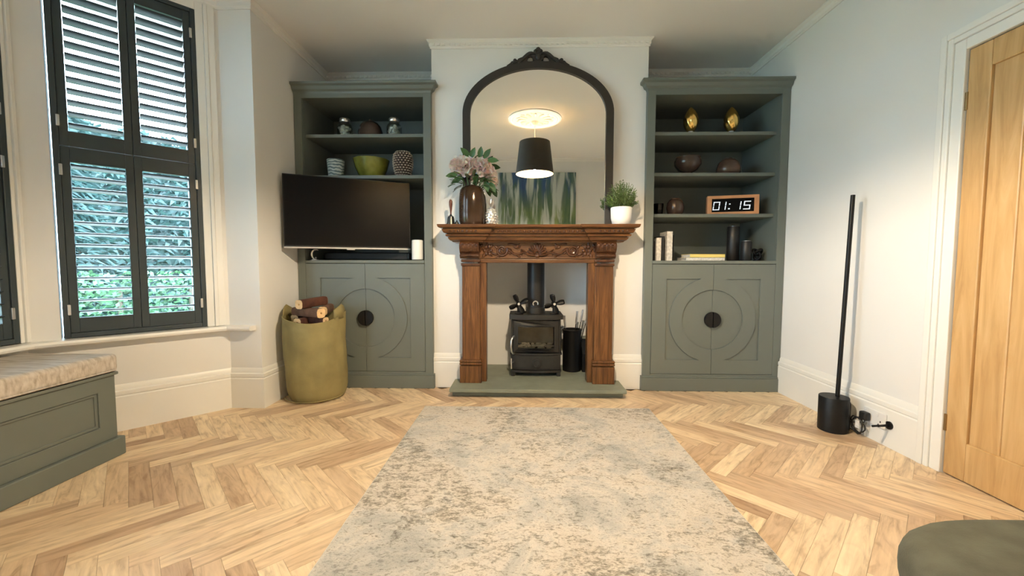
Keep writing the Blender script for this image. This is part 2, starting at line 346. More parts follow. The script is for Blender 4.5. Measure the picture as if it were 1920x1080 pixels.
struct(b, 'wall_chimney', 'wall_paint', 'pale chimney breast with the fireplace opening')
struct(MB().box(XL-0.5, XR+0.2, YF-0.2, YF, -0.01, H), 'wall_front', 'wall_paint', 'pale wall facing the fireplace, seen in the mirror')
DY0, DY1, DZ = -2.09, -1.29, 1.982
b = MB(); b.box(2.085, XR+0.2, YF, 0.75, -0.01, H); b.box(XR, 2.085, YF, DY0, -0.01, H); b.box(XR, 2.085, DY1, 0.75, -0.01, H); b.box(XR, 2.085, DY0, DY1, DZ, H)
struct(b, 'wall_right', 'wall_paint', 'pale wall with the oak door')
WZ0, WZ1 = 0.575, 2.635
def bay_wall(name, loc, rz, length, w, label):
    M = Matrix.Translation(loc) @ Matrix.Rotation(rz, 4, 'Z'); b = MB(); h = length/2+0.09; t = 0.24; q = w/2
    b.box(-h, h, 0, t, -0.01, WZ0, M=M); b.box(-h, h, 0, t, WZ1, H, M=M); b.box(-h, -q, 0, t, WZ0, WZ1, M=M); b.box(q, h, 0, t, WZ0, WZ1, M=M)
    return struct(b, name, 'wall_paint', label)
mid2 = P0+dA*0.447; rz2 = math.atan2(0.7332, 0.68)
mid1 = Vector((C1.x, (C1.y+C2.y)/2, 0)); rz1 = PI/2
mid3 = (C2+P3)/2; rz3 = math.atan2(0.7332, -0.68)
bay_wall('wall_bay_far', P0+dA*0.45, rz2, 0.9, 0.66, 'angled bay wall around the narrow shuttered window')
bay_wall('wall_bay_middle', mid1, rz1, C1.y-C2.y, 1.38, 'outer bay wall behind the bay bench')
bay_wall('wall_bay_near', mid3, rz3, 0.9, 0.66, 'angled bay wall nearest the camera')

# cornice all round, dentils on it
prof_c = [(0, H), (0, H-0.062), (0.008, H-0.062), (0.008, H-0.05), (0.014, H-0.044), (0.014, H-0.022), (0.03, H-0.006), (0.03, H)]
b = MB().sweep(PLAN, prof_c, closed=True)
def dentils(b, a, c, gap=0.04):
    a = Vector(a); c = Vector(c); n = int((c-a).length/gap); d = (c-a)/n; nn = Vector((-d.y, d.x)).normalized()
    for i in range(n):
        p = a+d*(i+0.25); q = a+d*(i+0.75)
        vs = [(p.x+nn.x*o, p.y+nn.y*o, z) for o in (0.012, 0.024) for z in (H-0.044, H-0.026)] + [(q.x+nn.x*o, q.y+nn.y*o, z) for o in (0.012, 0.024) for z in (H-0.044, H-0.026)]
        b.add(vs, [(0, 1, 3, 2), (4, 6, 7, 5), (0, 4, 5, 1), (2, 3, 7, 6), (0, 2, 6, 4), (1, 5, 7, 3)])
dentils(b, (CR, 0), (CL, 0)); dentils(b, (XR, YB), (CR, YB)); dentils(b, (CL, YB), (XL, YB))
struct(b, 'trim_1', 'plaster_white', 'narrow white plaster cornice with small dentils')

# skirting boards
prof_s = [(0, 0), (0.022, 0), (0.022, 0.205), (0.017, 0.212), (0.022, 0.219), (0.022, 0.240), (0.013, 0.246), (0.010, 0.268), (0.004, 0.278), (0, 0.278)]
def skirt(name, path, label): return struct(MB().sweep(path, prof_s), name, 'white_gloss', label, smooth=30)
skirt('baseboard_right', [(XR, -1.20), (XR, -0.05)], 'tall white moulded skirting board behind the floor lamp')
skirt('baseboard_right_near', [(XR, YF), (XR, -2.19)], 'tall white skirting board beyond the oak door')
skirt('baseboard_chimney_left', [(-0.50, 0), (CL, 0)], 'tall white skirting board left of the fireplace')
skirt('baseboard_chimney_right', [(CR, 0), (0.72, 0)], 'tall white skirting board right of the fireplace')
skirt('baseboard_left', [(XL, -0.06), (XL, -0.52), (P0.x, P0.y), (C1.x, C1.y), (C2.x, C2.y), (P3.x, P3.y), (XL, P3.y), (XL, YF)], 'tall white moulded skirting board round the bay')
skirt('baseboard_front', [(XL, YF), (XR, YF)], 'tall white skirting board of the wall behind the camera')

# window board along the bay
ps = [(-0.05, 0.545), (0.055, 0.545), (0.068, 0.552), (0.072, 0.564), (0.066, 0.576), (-0.05, 0.580)]
struct(MB().sweep([(XL-0.035, -0.52), (P0.x, P0.y), (C1.x, C1.y), (C2.x, C2.y), (P3.x, P3.y), (XL-0.035, P3.y)], ps), 'trim_2', 'white_gloss', 'white rounded window board running round the bay', smooth=40)

# ------------------------------------------------------------------ windows and shutters
LV, PITCHL = 0.076, 0.0625
def make_window(idx, loc, rz, W, npan, side, lab_w, lab_s, arch=(0.10, 0.10)):
    win = thing('window_%d' % idx, lab_w, 'window', loc, rz, kind='structure'); h = W/2
    # architrave on the room side (local y<0 is the room)
    b = MB()
    for sx, wd in ((-1, arch[0]), (1, arch[1])):
        if wd < 0.01: continue
        for o0, o1, t in ((0.0, wd*0.42, 0.010), (wd*0.42, wd*0.62, 0.022), (wd*0.62, wd, 0.016)):
            xs = sorted((sx*(h+o0), sx*(h+o1))); b.box(xs[0], xs[1], -t, 0.004, 0.58, H-0.062)
    b.box(-h, h, -0.012, 0.004, 2.625, H-0.062)
    b.build('architrave', 'white_gloss', win, local=True, bevel=0.003)
    b = MB(); y0, y1 = 0.10, 0.17
    for sx in (-1, 1): b.box(sx*h-0.05 if sx > 0 else -h, h if sx > 0 else -h+0.05, y0, y1, WZ0, WZ1)
    b.box(-h, h, y0, y1, WZ0, WZ0+0.075); b.box(-h, h, y0, y1, WZ1-0.05, WZ1); b.box(-h, h, y0, y1, 1.60, 1.65)
    if W > 1.0: b.box(-0.045, 0.045, y0, y1, WZ0, WZ1)
    b.build('sash_frame', 'plastic_white', win, local=True, bevel=0.004)
    xs = [(-h, h)] if W < 1 else [(-h, -0.045), (0.045, h)]
    for xa, xb in xs:
        for za, zb in ((WZ0+0.075, 1.60), (1.65, WZ1-0.05)):
            MB().box(xa+0.05 if xa < -0.1 else xa, xb-0.05 if xb > 0.1 else xb, 0.132, 0.136, za, zb).build('pane', 'window_glass', win, local=True)
    # shutters
    sh = thing('window_shutter', lab_s, 'shutter', loc, rz)
    fw_ = 0.026; z0, z1 = 0.583, 2.628; b = MB()
    b.box(-h, -h+fw_, -0.008, 0.045, z0, z1); b.box(h-fw_, h, -0.008, 0.045, z0, z1); b.box(-h+fw_, h-fw_, -0.008, 0.045, z0, z0+fw_); b.box(-h+fw_, h-fw_, -0.008, 0.045, z1-fw_, z1)
    b.build('outer_frame', 'shutter_paint', sh, local=True, bevel=0.003)
    ih = h-fw_; pw = 2*ih/npan; lme = None
    for tier, (za, zb, ra, rb) in enumerate(((z0+fw_+0.002, 1.645, 0.082, 0.082), (1.649, z1-fw_-0.002, 0.082, 0.058))):
        for p in range(npan):
            xa, xb = -ih+p*pw+0.0008, -ih+(p+1)*pw-0.0008; sw = 0.036
            b = MB(); b.box(xa, xa+sw, 0, 0.032, za, zb); b.box(xb-sw, xb, 0, 0.032, za, zb)
            b.box(xa+sw, xb-sw, 0.001, 0.031, za, za+ra); b.box(xa+sw, xb-sw, 0.001, 0.031, zb-rb, zb)
            if p < npan-1: b.box(xb-0.012, xb+0.012, 0.0325, 0.040, za, zb)
            pan = b.build('shutter_panel', 'shutter_paint', sh, local=True, bevel=0.002)
            ln = (xb-xa)-2*sw-0.004; cx = (xa+xb)/2
            if lme is None:
                q = []
                for i in range(12):
                    a = 2*PI*i/12; q.append((math.cos(a)*LV/2, math.sin(a)*0.0055))
                lme = MB().prism([q], -ln/2, ln/2, fn=lambda u, v, w: (w, u, v)).mesh('louvre', 'shutter_paint', smooth=60)
            z = za+ra+PITCHL*0.55
            while z < zb-rb-0.02:
                inst(lme, 'louvre', pan, (cx, 0.016, z), (math.radians(-11), 0, 0)); z += PITCHL
            # hinges on the outer side, small magnet knob in the middle
            for hz in (za+0.13, zb-0.13):
                if p in (0, npan-1):
                    hx = -ih if p == 0 else ih
                    MB().box(hx-0.007, hx+0.007, -0.014, 0.0, hz-0.03, hz+0.03).build('hinge', 'silver_trim', pan, local=True, bevel=0.002)
    # daylight portal just outside the glass (guides sampling of the sky, emits nothing itself)
    l = bpy.data.lights.new('sky_portal', 'AREA'); l.shape = 'RECTANGLE'; l.size = W; l.size_y = WZ1-WZ0; l.cycles.is_portal = True
    po = bpy.data.objects.new('sky_portal', l); C.objects.link(po); po.parent = win; po.location = (0, 0.2, (WZ0+WZ1)/2); po.rotation_euler = (-PI/2, 0, 0)
    return win, sh
make_window(1, mid1, rz1, 1.36, 4, 0, 'wide bay sash window above the bay bench', 'dark green louvred shutters at the left picture edge above the bay bench', (0.04, 0.04))
make_window(2, mid2, rz2, 0.645, 2, 0, 'narrow angled bay sash window beside the white pier', 'dark green four-panel louvred shutters on the narrow angled bay window', (0.0, 0.10))
make_window(3, mid3, rz3, 0.645, 2, 0, 'narrow bay sash window on the near side of the bay', 'dark green louvred shutters on the bay window nearest the camera', (0.095, 0.095))

# ------------------------------------------------------------------ herringbone planks
PL, PW = 0.456, 0.076
def proj(p):
    v = Vector(p)-CAM; z = v.dot(fw)
    if z < 0.05: return None
    return 960+F_PX*v.dot(rt)/z, 540-F_PX*v.dot(up)/z, z
def in_plan(x, y, g=0.0):
    if not (YF-g < y < 0.03): return False
    if XL-g < x < XR+g: return True
    if x >= XR+g: return False
    if C1.x-g < x <= XL:
        t = (x-C1.x)/(P0.x-C1.x); t = max(0, min(1, t))
        return (C2.y+(P3.y-C2.y)*t)-g < y < (C1.y+(P0.y-C1.y)*t)+g
    return False
planks = []; q2 = math.sqrt(2); n_ = 6
for i in range(-60, 61):
    for j in range(-14, 15):
        for kind in (0, 1):
            if kind == 0: u0, v0, du, dv = i+n_*j, i-n_*j, n_, 1
            else: u0, v0, du, dv = n_+i+n_*j, 1-n_+i-n_*j, 1, n_
            uc, vc = (u0+du/2)*PW, (v0+dv/2)*PW
            x, y = (uc+vc)/q2+0.05, (uc-vc)/q2-0.02
            if in_plan(x, y, 0.25) and y < 0.0:
                planks.append((x, y, PI/4 if kind == 0 else -PI/4))
def vis(p):
    a = proj((p[0], p[1], 0))
    if a is None or not (-30 < a[0] < 1950 and 0 < a[1] < 1110): return 0
    if -0.62 < p[0] < 0.80 and p[1] < -0.58: return 0          # under the rug
    if p[0] < -2.15 and p[1] < -1.25: return 0                    # under the bench
    return 1/(a[2]**3)
planks.sort(key=vis, reverse=True)
hl, hw = PL/2-0.0004, PW/2-0.0004
def plank_geo(M=None):
    vs = [(sx*hl, sy*hw, z) for z in (-0.0105, 0.0) for sx, sy in ((-1, -1), (1, -1), (1, 1), (-1, 1))]
    fs = [(4, 5, 6, 7), (0, 1, 5, 4), (1, 2, 6, 5), (2, 3, 7, 6), (3, 0, 4, 7), (3, 2, 1, 0)]
    return vs, fs
def clipz(x, y):  # keep planks inside the walls
    return min(max(x, -2.86), XR+0.03), min(max(y, YF-0.03), 0.03)
def plank_mesh(lst, center=None):
    V = []; Fc = []; UV = []
    for (x, y, a) in lst:
        b0 = len(V); vs, fs = plank_geo(); ca, sa = math.cos(a), math.sin(a)
        for (px, py, pz) in vs:
            wx, wy = x+px*ca-py*sa, y+px*sa+py*ca
            V.append((wx, wy, pz)); UV.append((px, py))
        Fc += [tuple(b0+k for k in f) for f in fs]
    me = bpy.data.meshes.new('plank'); me.from_pydata(V, [], Fc); ul = me.uv_layers.new(name='UVMap')
    for lp in me.loops: ul.data[lp.index].uv = UV[lp.vertex_index]
    me.materials.append(MATS['oak_plank']); me.update(); return me
one = plank_mesh([(0, 0, 0)])
nvis = sum(1 for p in planks if vis(p) > 0); npart = min(300, nvis)
for (x, y, a) in planks[:npart]:
    inst(one, 'plank', floor, (x, y, 0), (0, 0, a))
rest = bpy.data.objects.new('planks_beyond', plank_mesh(planks[npart:])); C.objects.link(rest); rest.parent = floor; rest['kind'] = 'stuff'

# ------------------------------------------------------------------ door
door = thing('door_1', 'pale oak boarded door in white frame on the right wall', 'door', (XR, (DY0+DY1)/2, 0), 0, kind='structure')
b = MB()
for o0, o1, t in ((0.0, 0.05, 0.016), (0.05, 0.075, 0.024), (0.075, 0.105, 0.03)):
    b.box(XR-t, XR+0.002, DY1+o0, DY1+o1, 0, DZ+o1); b.box(XR-t, XR+0.002, DY0-o1, DY0-o0, 0, DZ+o1); b.box(XR-t, XR+0.002, DY0-o0, DY1+o0, DZ+o0, DZ+o1)
b.build('architrave', 'white_gloss', door, bevel=0.004)
dx0, dx1 = XR-0.002, XR+0.042; a0, a1 = DY0+0.004, DY1-0.004
stw = 0.092
for ya, yb in ((a0, a0+stw), (a1-stw, a1)): MB().box(dx0, dx1, ya, yb, 0.006, DZ-0.004).build('stile', 'oak_door', door, bevel=0.004)
for za, zb in ((0.006, 0.185), (DZ-0.115, DZ-0.004)): MB().box(dx0, dx1, a0+stw, a1-stw, za, zb).build('rail', 'oak_door', door, bevel=0.004)
nb = 5; bw = (a1-a0-2*stw)/nb
for i in range(nb):
    y = a0+stw+i*bw
    MB().box(dx0+0.011, dx1-0.008, y+0.0006, y+bw-0.0006, 0.175, DZ-0.10).build('board', 'oak_door', door, bevel=0.006)
for hz in (0.25, 1.75):
    MB().box(dx0-0.006, dx0+0.003, DY1-0.010, DY1+0.006, hz-0.04, hz+0.04).build('hinge', 'brass_aged', door, bevel=0.001)

# ------------------------------------------------------------------ alcove cabinets
CF = -0.045
def arc(cx, cz, r, a0, a1, n): return [(cx+r*math.cos(a0+(a1-a0)*i/n), cz+r*math.sin(a0+(a1-a0)*i/n)) for i in range(n+1)]
def cabinet(x0, x1, shelves, label):
    cx = (x0+x1)/2; t = thing('alcove_cabinet', label, 'cabinet', (cx, 0.23, 0), group='painted alcove cabinets')
    P = 'sage_paint'; st = 0.062; yb = YB-0.004
    for xa, xb in ((x0, x0+0.022), (x1-0.022, x1)): MB().box(xa, xb, CF+0.02, yb, 0.0, 2.335).build('side_panel', P, t)
    for xa, xb in ((x0, x0+st), (x1-st, x1)): MB().box(xa, xb, CF, CF+0.022, 0.10, 2.335).build('face_stile', P, t, bevel=0.003)
    # inner linings flush with the stiles
    for xa, xb in ((x0+0.022, x0+st), (x1-st, x1-0.022)): MB().box(xa, xb, CF+0.022, yb-0.012, 1.0, 2.335).build('lining', P, t)
    MB().box(x0+0.022, x1-0.022, yb-0.012, yb, 0.1, 2.335).build('back_panel', P, t)
    MB().box(x0+st, x1-st, CF, CF+0.022, 2.298, 2.335).build('top_rail', P, t)
    MB().box(x0+0.022, x1-0.022, CF+0.022, yb-0.012, 2.305, 2.335).build('top_panel', P, t)
    b = MB(); left = x0 < 0
    prof = [(-0.03, 2.33), (0.0, 2.33), (0.004, 2.345), (0.02, 2.356), (0.030, 2.378), (0.048, 2.388), (0.05, 2.404), (-0.03, 2.404)]
    # crown returns at the chimney side
    ex = 0.03
    path = [(x1, yb), (x1, CF), (x0, CF), (x0, yb)]
    path = [(x1-0.001, 0.06), (x1-0.001, CF), (x0+0.001, CF), (x0+0.001, 0.06)]
    if left: path = [(x1, 0.002-0.003), (x1, CF), (x0-0.0, CF)]
    else: path = [(x1, CF), (x0, CF), (x0, -0.001)]
    path = [(p[0], p[1]) for p in path]
    b.sweep(list(reversed(path)), [(-o, z) for o, z in prof])
    b.box(x0+0.001, x1-0.001, CF+0.02, yb, 2.336, 2.40)
    b.build('crown', P, t, smooth=30)
    for z in shelves: MB().box(x0+st, x1-st, 0.012, yb-0.012, z-0.027, z).build('shelf', P, t, bevel=0.003)
    MB().box(x0+st, x1-st, CF-0.003, yb-0.012, 1.007, 1.032).build('counter', P, t, bevel=0.003)
    # plinth
    b = MB(); b.box(x0+(0.0 if left else -0.012), x1+(0.012 if left else 0.0), CF-0.018, CF+0.03, 0.0, 0.104)
    b.box(x0+(0.0 if left else -0.012), x1+(0.012 if left else 0.0), CF-0.012, CF+0.03, 0.104, 0.116)
    b.build('plinth', P, t, bevel=0.004)
    MB().box(x0+st, x1-st, CF, CF+0.02, 0.116, 0.132).build('bottom_rail', P, t)
    # doors
    dz0, dz1, cz = 0.135, 1.003, 0.568; R1, R2, hx, hz = 0.236, 0.335, 0.363, 0.321
    dw = (x1-x0)/2-st
    for s in (-1, 1):
        e = 0.0012
        outer = [(-e, dz0-cz), (-e, -R1)] + [(-abs(u), v) for u, v in arc(0, 0, R1, -PI/2, -3*PI/2, 28)][1:-1] + [(-e, R1), (-e, dz1-cz), (-dw+0.002, dz1-cz), (-dw+0.002, dz0-cz)]
        ang = math.acos(-math.sqrt(R2*R2-hz*hz)/R2)
        hole = [(-hx, hz)] + arc(0, 0, R2, ang, 2*PI-ang, 40) + [(-hx, -hz)]
        f = lambda u, v, w, s=s: (cx+(-s)*u*1.0 if s > 0 else cx+u, w, cz+v)
        b = MB(); b.prism([outer, hole], CF, CF+0.012, fn=f)
        xa, xb = (cx-dw+0.002, cx-e) if s < 0 else (cx+e, cx+dw-0.002)
        b.box(xa, xb, CF+0.010, CF+0.024, dz0, dz1)
        d = b.build('door', P, t, bevel=0.0025)
        kn = [(-0.003, -0.0615)] + [(-max(0.003, abs(u)), v) for u, v in arc(0, 0, 0.0615, -PI/2, -3*PI/2, 20)][1:-1] + [(-0.003, 0.0615)]
        k = MB().prism([kn], CF-0.016, CF+0.012, fn=f).build('knob', 'black_metal', d, bevel=0.002); tag(k, 'dark half-round door pull')
    return t
cabinet(-1.806, -0.722, (2.037, 1.713), 'grey-green alcove cabinet left of the fireplace with a television')
cabinet(0.952, 2.028, (2.037, 1.722, 1.402), 'grey-green alcove cabinet right of the fireplace with a digital clock')

# ------------------------------------------------------------------ hearth and fire surround
hz_ = 0.07
t = thing('hearth', 'grey-green slate hearth of two slabs under the fire surround', 'hearth', (0.11, 0, 0))
MB().box(-0.535, 0.757, -0.232, 0.0, 0, 0.040).box(FX0+0.002, FX1-0.002, 0.0, FY-0.002, 0, 0.04).build('lower_slab', 'slate', t, bevel=0.004)
b = MB(); b.prism([[(-0.548, -0.29), (0.770, -0.29), (0.770, -0.023), (FX1-0.002, -0.023), (FX1-0.002, FY-0.002), (FX0+0.002, FY-0.002), (FX0+0.002, -0.023), (-0.548, -0.023)]], 0.044, hz_, fn=lambda u, v, w: (u, v, w))
b.box(-0.53, 0.75, -0.22, -0.03, 0.039, 0.045)
b.build('upper_slab', 'slate', t, bevel=0.004)

CXF = 0.11
sur = thing('fire_surround', 'carved oak fire surround with a breakfront mantelshelf', 'fireplace', (CXF, 0, hz_))
W1 = 'oak_surround'
for s in (-1, 1):
    def X(a, b_): return tuple(sorted((CXF+s*a, CXF+s*b_)))
    xa, xb = X(0.396, 0.462); MB().box(xa, xb, -0.088, 0.0, hz_, 1.03).build('jamb', W1, sur, bevel=0.003)
    xa, xb = X(0.445, 0.585); MB().box(xa, xb, -0.116, 0.0, hz_, 0.995).build('pilaster', W1, sur, bevel=0.004)
    b = MB(); xa, xb = X(0.432, 0.603); b.box(xa, xb, -0.135, 0.0, hz_, 0.205)
    b.build('pilaster_base', W1, sur, bevel=0.004)
    b = MB()
    for z in (0.222, 0.243):
        xa, xb = X(0.430, 0.605); b.box(xa, xb, -0.139, 0.0, z-0.010, z+0.010)
    b.build('base_moulding', W1, sur, bevel=0.007)
    b = MB()
    for z in (0.998, 1.028): xa, xb = X(0.44, 0.592); b.box(xa, xb, -0.128, 0.0, z-0.011, z+0.011)
    b.build('neck_moulding', 'oak_carved', sur, bevel=0.007)
    # corbel: S-curved side profile with leaf carving
    prof = [(-0.0, 1.045), (-0.125, 1.045), (-0.135, 1.055), (-0.128, 1.068), (-0.132, 1.085), (-0.15, 1.10), (-0.168, 1.125), (-0.172, 1.145), (-0.16, 1.162), (-0.148, 1.17), (0, 1.17)]
    xa, xb = X(0.448, 0.598)
    cb = MB().prism([prof], xa, xb, fn=lambda u, v, w: (w, u, v)).build('corbel', 'oak_carved', sur, bevel=0.004)
    b = MB()
    for k in range(5):
        cxk = CXF+s*(0.463+k*0.03)
        M = Matrix.Rotation(0.5, 4, 'X'); b.ball((cxk, -0.160, 1.128), 0.013, 0.010, 0.032, 8, 6, M)
    for k in range(4):
        b.ball((CXF+s*(0.478+k*0.03), -0.166, 1.154), 0.012, 0.012, 0.010, 8, 6)
    b.tube([(CXF+s*0.45, -0.137, 1.066), (CXF+s*0.523, -0.142, 1.07), (CXF+s*0.596, -0.137, 1.066)], 0.011, 8)
    b.build('leaf_carving', 'oak_carved', cb, smooth=50)
# frieze
MB().box(CXF-0.462, CXF+0.462, -0.098, 0.0, 1.012, 1.042).build('lintel_rail', 'oak_beam', sur, bevel=0.006)
MB().box(CXF-0.46, CXF+0.46, -0.082, 0.0, 1.03, 1.17).build('frieze', 'oak_beam', sur)
MB().box(CXF-0.46, CXF+0.46, -0.094, -0.07, 1.046, 1.054).build('frieze_bead', 'oak_beam', sur, bevel=0.003)
b = MB()
for k in range(11):                                    # shell
    a = PI*(0.04+0.92*k/10); L = 0.075+0.012*math.sin(a)
    cxk, czk = CXF+math.cos(a)*L*0.62, 1.066+math.sin(a)*L*0.75
    M = Matrix.Rotation(-(a-PI/2), 4, 'Y'); b.ball((cxk, -0.090, czk), 0.0105, 0.014, 0.036, 8, 6, M)
b.ball((CXF, -0.092, 1.068), 0.022, 0.016, 0.016, 10, 6)
for s in (-1, 1):
    pts = []                                            # acanthus scrolls
    for k in range(40):
        q = k/39; a = q*4.2*PI; r = 0.044*(1-q*0.82); pts.append((CXF+s*(0.275+r*math.cos(a+PI*0.9)), -0.088, 1.108+r*math.sin(a+PI*0.9)))
    b.tube(pts, [0.010-0.004*k/39 for k in range(40)], 6)
    b.tube([(CXF+s*(0.06+0.0205*k), -0.088, 1.072+0.016*math.sin(k*0.9)+0.004*k) for k in range(9)], 0.008, 6)
    b.tube([(CXF+s*(0.13+0.02*k), -0.087, 1.150-0.010*math.cos(k*0.8)) for k in range(6)], 0.006, 6)
    random.seed(5)
    for k in range(26):
        x = 0.10+0.345*random.random(); z = 1.062+0.095*random.random(); M = Matrix.Rotation(random.uniform(-1.4, 1.4)*s, 4, 'Y')
        b.ball((CXF+s*x, -0.084, z), random.uniform(0.006, 0.011), 0.010, random.uniform(0.014, 0.026), 8, 5, M)
    for k in range(6):
        a = k*PI/3; b.ball((CXF+s*(0.385+0.026*math.cos(a)), -0.086, 1.108+0.030*math.sin(a)), 0.014, 0.010, 0.014, 8, 5)
b.build('frieze_carving', 'oak_carved', sur, smooth=50)
# mantelshelf, breakfront in plan
mp = [(0.648, 0.0), (0.648, -0.155), (0.415, -0.155), (0.415, -0.130), (-0.415, -0.130), (-0.415, -0.155), (-0.648, -0.155), (-0.648, 0.0)]
prof = [(-0.05, 1.170), (0.0, 1.170), (0.004, 1.176), (0.020, 1.184), (0.030, 1.198), (0.032, 1.205), (0.022, 1.206), (0.022, 1.211), (0.044, 1.212), (0.048, 1.226), (0.036, 1.227), (0.038, 1.233), (0.058, 1.236), (0.070, 1.256), (0.072, 1.262), (0.062, 1.263), (0.064, 1.270), (0.088, 1.272), (0.096, 1.278), (0.100, 1.291), (0.100, 1.297), (-0.05, 1.297)]
b = MB(); b.sweep([(CXF+x, y) for x, y in reversed(mp)], [(-o, z) for o, z in prof])
b.box(CXF-0.645, CXF+0.645, -0.128, 0.0, 1.172, 1.2965)
mt = b.build('mantelshelf', 'oak_beam', sur, smooth=25)
b = MB()
k = -0.66
while k <= 0.661:
    yy = -0.155-0.068 if abs(k) > 0.46 else -0.130-0.068
    b.ball((CXF+k, yy, 1.249), 0.010, 0.007, 0.008, 8, 6); k += 0.033
b.build('bead_carving', 'oak_carved', mt, smooth=50)

# ------------------------------------------------------------------ arched mirror
mir = thing('arched_mirror', 'tall black arched overmantel mirror with carved crest on the mantelshelf', 'mirror', (CXF, -0.05, 1.297))
def arch_pts(hw_, zt, zc, n=48, flare=0.0):
    p = [(-hw_, 1.299)]
    p += [(-hw_*math.cos(PI*i/n), zc+(zt-zc)*math.sin(PI*i/n)) for i in range(n+1)]
    return p+[(hw_, 1.299)]
oo = arch_pts(0.581, 2.548, 2.165); ii = arch_pts(0.523, 2.497, 2.155)
f = lambda u, v, w: (CXF+u, w, v)
ring = oo+list(reversed(ii))
b = MB(); b.prism([ring], -0.068, -0.012, fn=f)
b.box(CXF-0.525, CXF+0.525, -0.062, -0.012, 1.299, 1.311)
b.build('frame', 'mirror_frame', mir, bevel=0.012)
inn = arch_pts(0.535, 2.508, 2.155); inn[0] = (-0.535, 1.305); inn[-1] = (0.535, 1.305)
MB().prism([inn], -0.052, -0.044, fn=f).build('glass', 'mirror_glass', mir)
# crest (pierced)
h = [(0, 2.655), (0.012, 2.653), (0.018, 2.643), (0.016, 2.634), (0.030, 2.637), (0.036, 2.628), (0.033, 2.620), (0.052, 2.624), (0.072, 2.622), (0.092, 2.610), (0.108, 2.596), (0.122, 2.583), (0.140, 2.577), (0.153, 2.571), (0.158, 2.562), (0.168, 2.566), (0.180, 2.572), (0.190, 2.564), (0.192, 2.554), (0.204, 2.552), (0.214, 2.540), (0.24, 2.523), (0.24, 2.50)]
outer = [(-x, z) for x, z in reversed(h)] + h[1:]
hole1 = [(0.020, 2.548), (0.046, 2.566), (0.050, 2.588), (0.030, 2.584), (0.066, 2.594), (0.082, 2.576), (0.086, 2.552)]
hole1 = [(0.022, 2.549), (0.040, 2.566), (0.044, 2.586), (0.056, 2.592), (0.072, 2.588), (0.082, 2.574), (0.084, 2.551)]
hole2 = [(-x, z) for x, z in reversed(hole1)]
cr = MB().prism([outer, hole1, hole2], -0.060, -0.025, fn=f).build('crest', 'mirror_frame', mir, bevel=0.004)
b = MB(); b.ball((CXF, -0.062, 2.582), 0.022, 0.012, 0.026, 10, 7)
for s in (-1, 1):
    b.tube([(CXF+s*(0.02+0.0165*k), -0.062, 2.604+0.008*math.sin(k*0.7)-0.0016*k*k*0.6) for k in range(9)], [0.010]*9, 6)
    b.tube([(CXF+s*(0.10+0.014*k), -0.061, 2.570-0.005*k) for k in range(8)], 0.008, 6)
    b.ball((CXF+s*0.178, -0.06, 2.558), 0.014, 0.010, 0.013, 8, 6); b.ball((CXF+s*0.02, -0.06, 2.628), 0.012, 0.01, 0.012, 8, 6)
b.ball((CXF, -0.062, 2.64), 0.014, 0.010, 0.014, 8, 6)
b.build('crest_carving', 'mirror_frame', cr, smooth=50)

# ------------------------------------------------------------------ stove and its company
sv = thing('wood_stove', 'black cast iron wood-burning stove with glass door and flue', 'stove', (CXF, 0.2, hz_))
def bow(hw_, y0, bulge, yb, n=14):
    """plan outline with a bowed front"""
    return [(CXF+hw_*(-1+2*i/n), y0-bulge*(1-(-1+2*i/n)**2)) for i in range(n+1)] + [(CXF+hw_, yb), (CXF-hw_, yb)]
pl = lambda u, v, w: (u, v, w)
I = 'cast_iron'
MB().prism([bow(0.205, 0.085, 0.025, 0.36)], 0.128, 0.262, fn=pl).build('ash_box', I, sv, bevel=0.006)
MB().prism([bow(0.208, 0.080, 0.03, 0.36)], 0.104, 0.122, fn=pl).build('base_plate', I, sv, bevel=0.006)
MB().prism([bow(0.196, 0.077, 0.026, 0.12)], 0.142, 0.248, fn=pl).build('ash_door', I, sv, bevel=0.008)
MB().prism([bow(0.215, 0.078, 0.032, 0.36)], 0.252, 0.266, fn=pl).build('ledge', I, sv, bevel=0.005)
b = MB()   # firebox shell, open at the front
for s in (-1, 1): b.box(*sorted((CXF+s*0.205, CXF+s*0.187)), 0.09, 0.36, 0.266, 0.545)
b.box(CXF-0.19, CXF+0.19, 0.345, 0.36, 0.266, 0.545); b.box(CXF-0.19, CXF+0.19, 0.09, 0.35, 0.535, 0.545); b.box(CXF-0.19, CXF+0.19, 0.09, 0.35, 0.266, 0.274)
b.build('firebox', I, sv, bevel=0.004)
MB().box(CXF-0.16, CXF+0.16, 0.325, 0.344, 0.30, 0.53).build('fire_brick', 'firebrick', sv)
# door with a window opening, bent along the bow
def bent(u, v, w): return (CXF+u, 0.078-0.026*(1-(u/0.2)**2)+w, v)
def rrect(hw_, z0, z1, n=10):
    return [(-hw_+2*hw_*i/n, z0) for i in range(n+1)] + [(hw_-2*hw_*i/n, z1) for i in range(n+1)]
b = MB(); b.prism([rrect(0.186, 0.272, 0.535), list(reversed(rrect(0.152, 0.305, 0.490)))], 0.0, 0.022, fn=bent)
dr = b.build('fire_door', I, sv, bevel=0.004)
b = MB(); b.prism([rrect(0.160, 0.298, 0.497), list(reversed(rrect(0.149, 0.309, 0.486)))], -0.006, 0.004, fn=bent); b.build('window_trim', I, dr, bevel=0.002)
MB().prism([rrect(0.153, 0.304, 0.491)], 0.008, 0.011, fn=bent).build('window_pane', 'stove_glass', dr)
tag(MB().tube([(CXF-0.182, 0.065, 0.408), (CXF-0.190, 0.030, 0.404), (CXF-0.202, 0.022, 0.385), (CXF-0.206, 0.020, 0.33), (CXF-0.200, 0.026, 0.285), (CXF-0.186, 0.040, 0.266), (CXF-0.178, 0.07, 0.262)], 0.008, 8).build('handle', 'chrome', dr, smooth=60), 'chrome curved door handle')
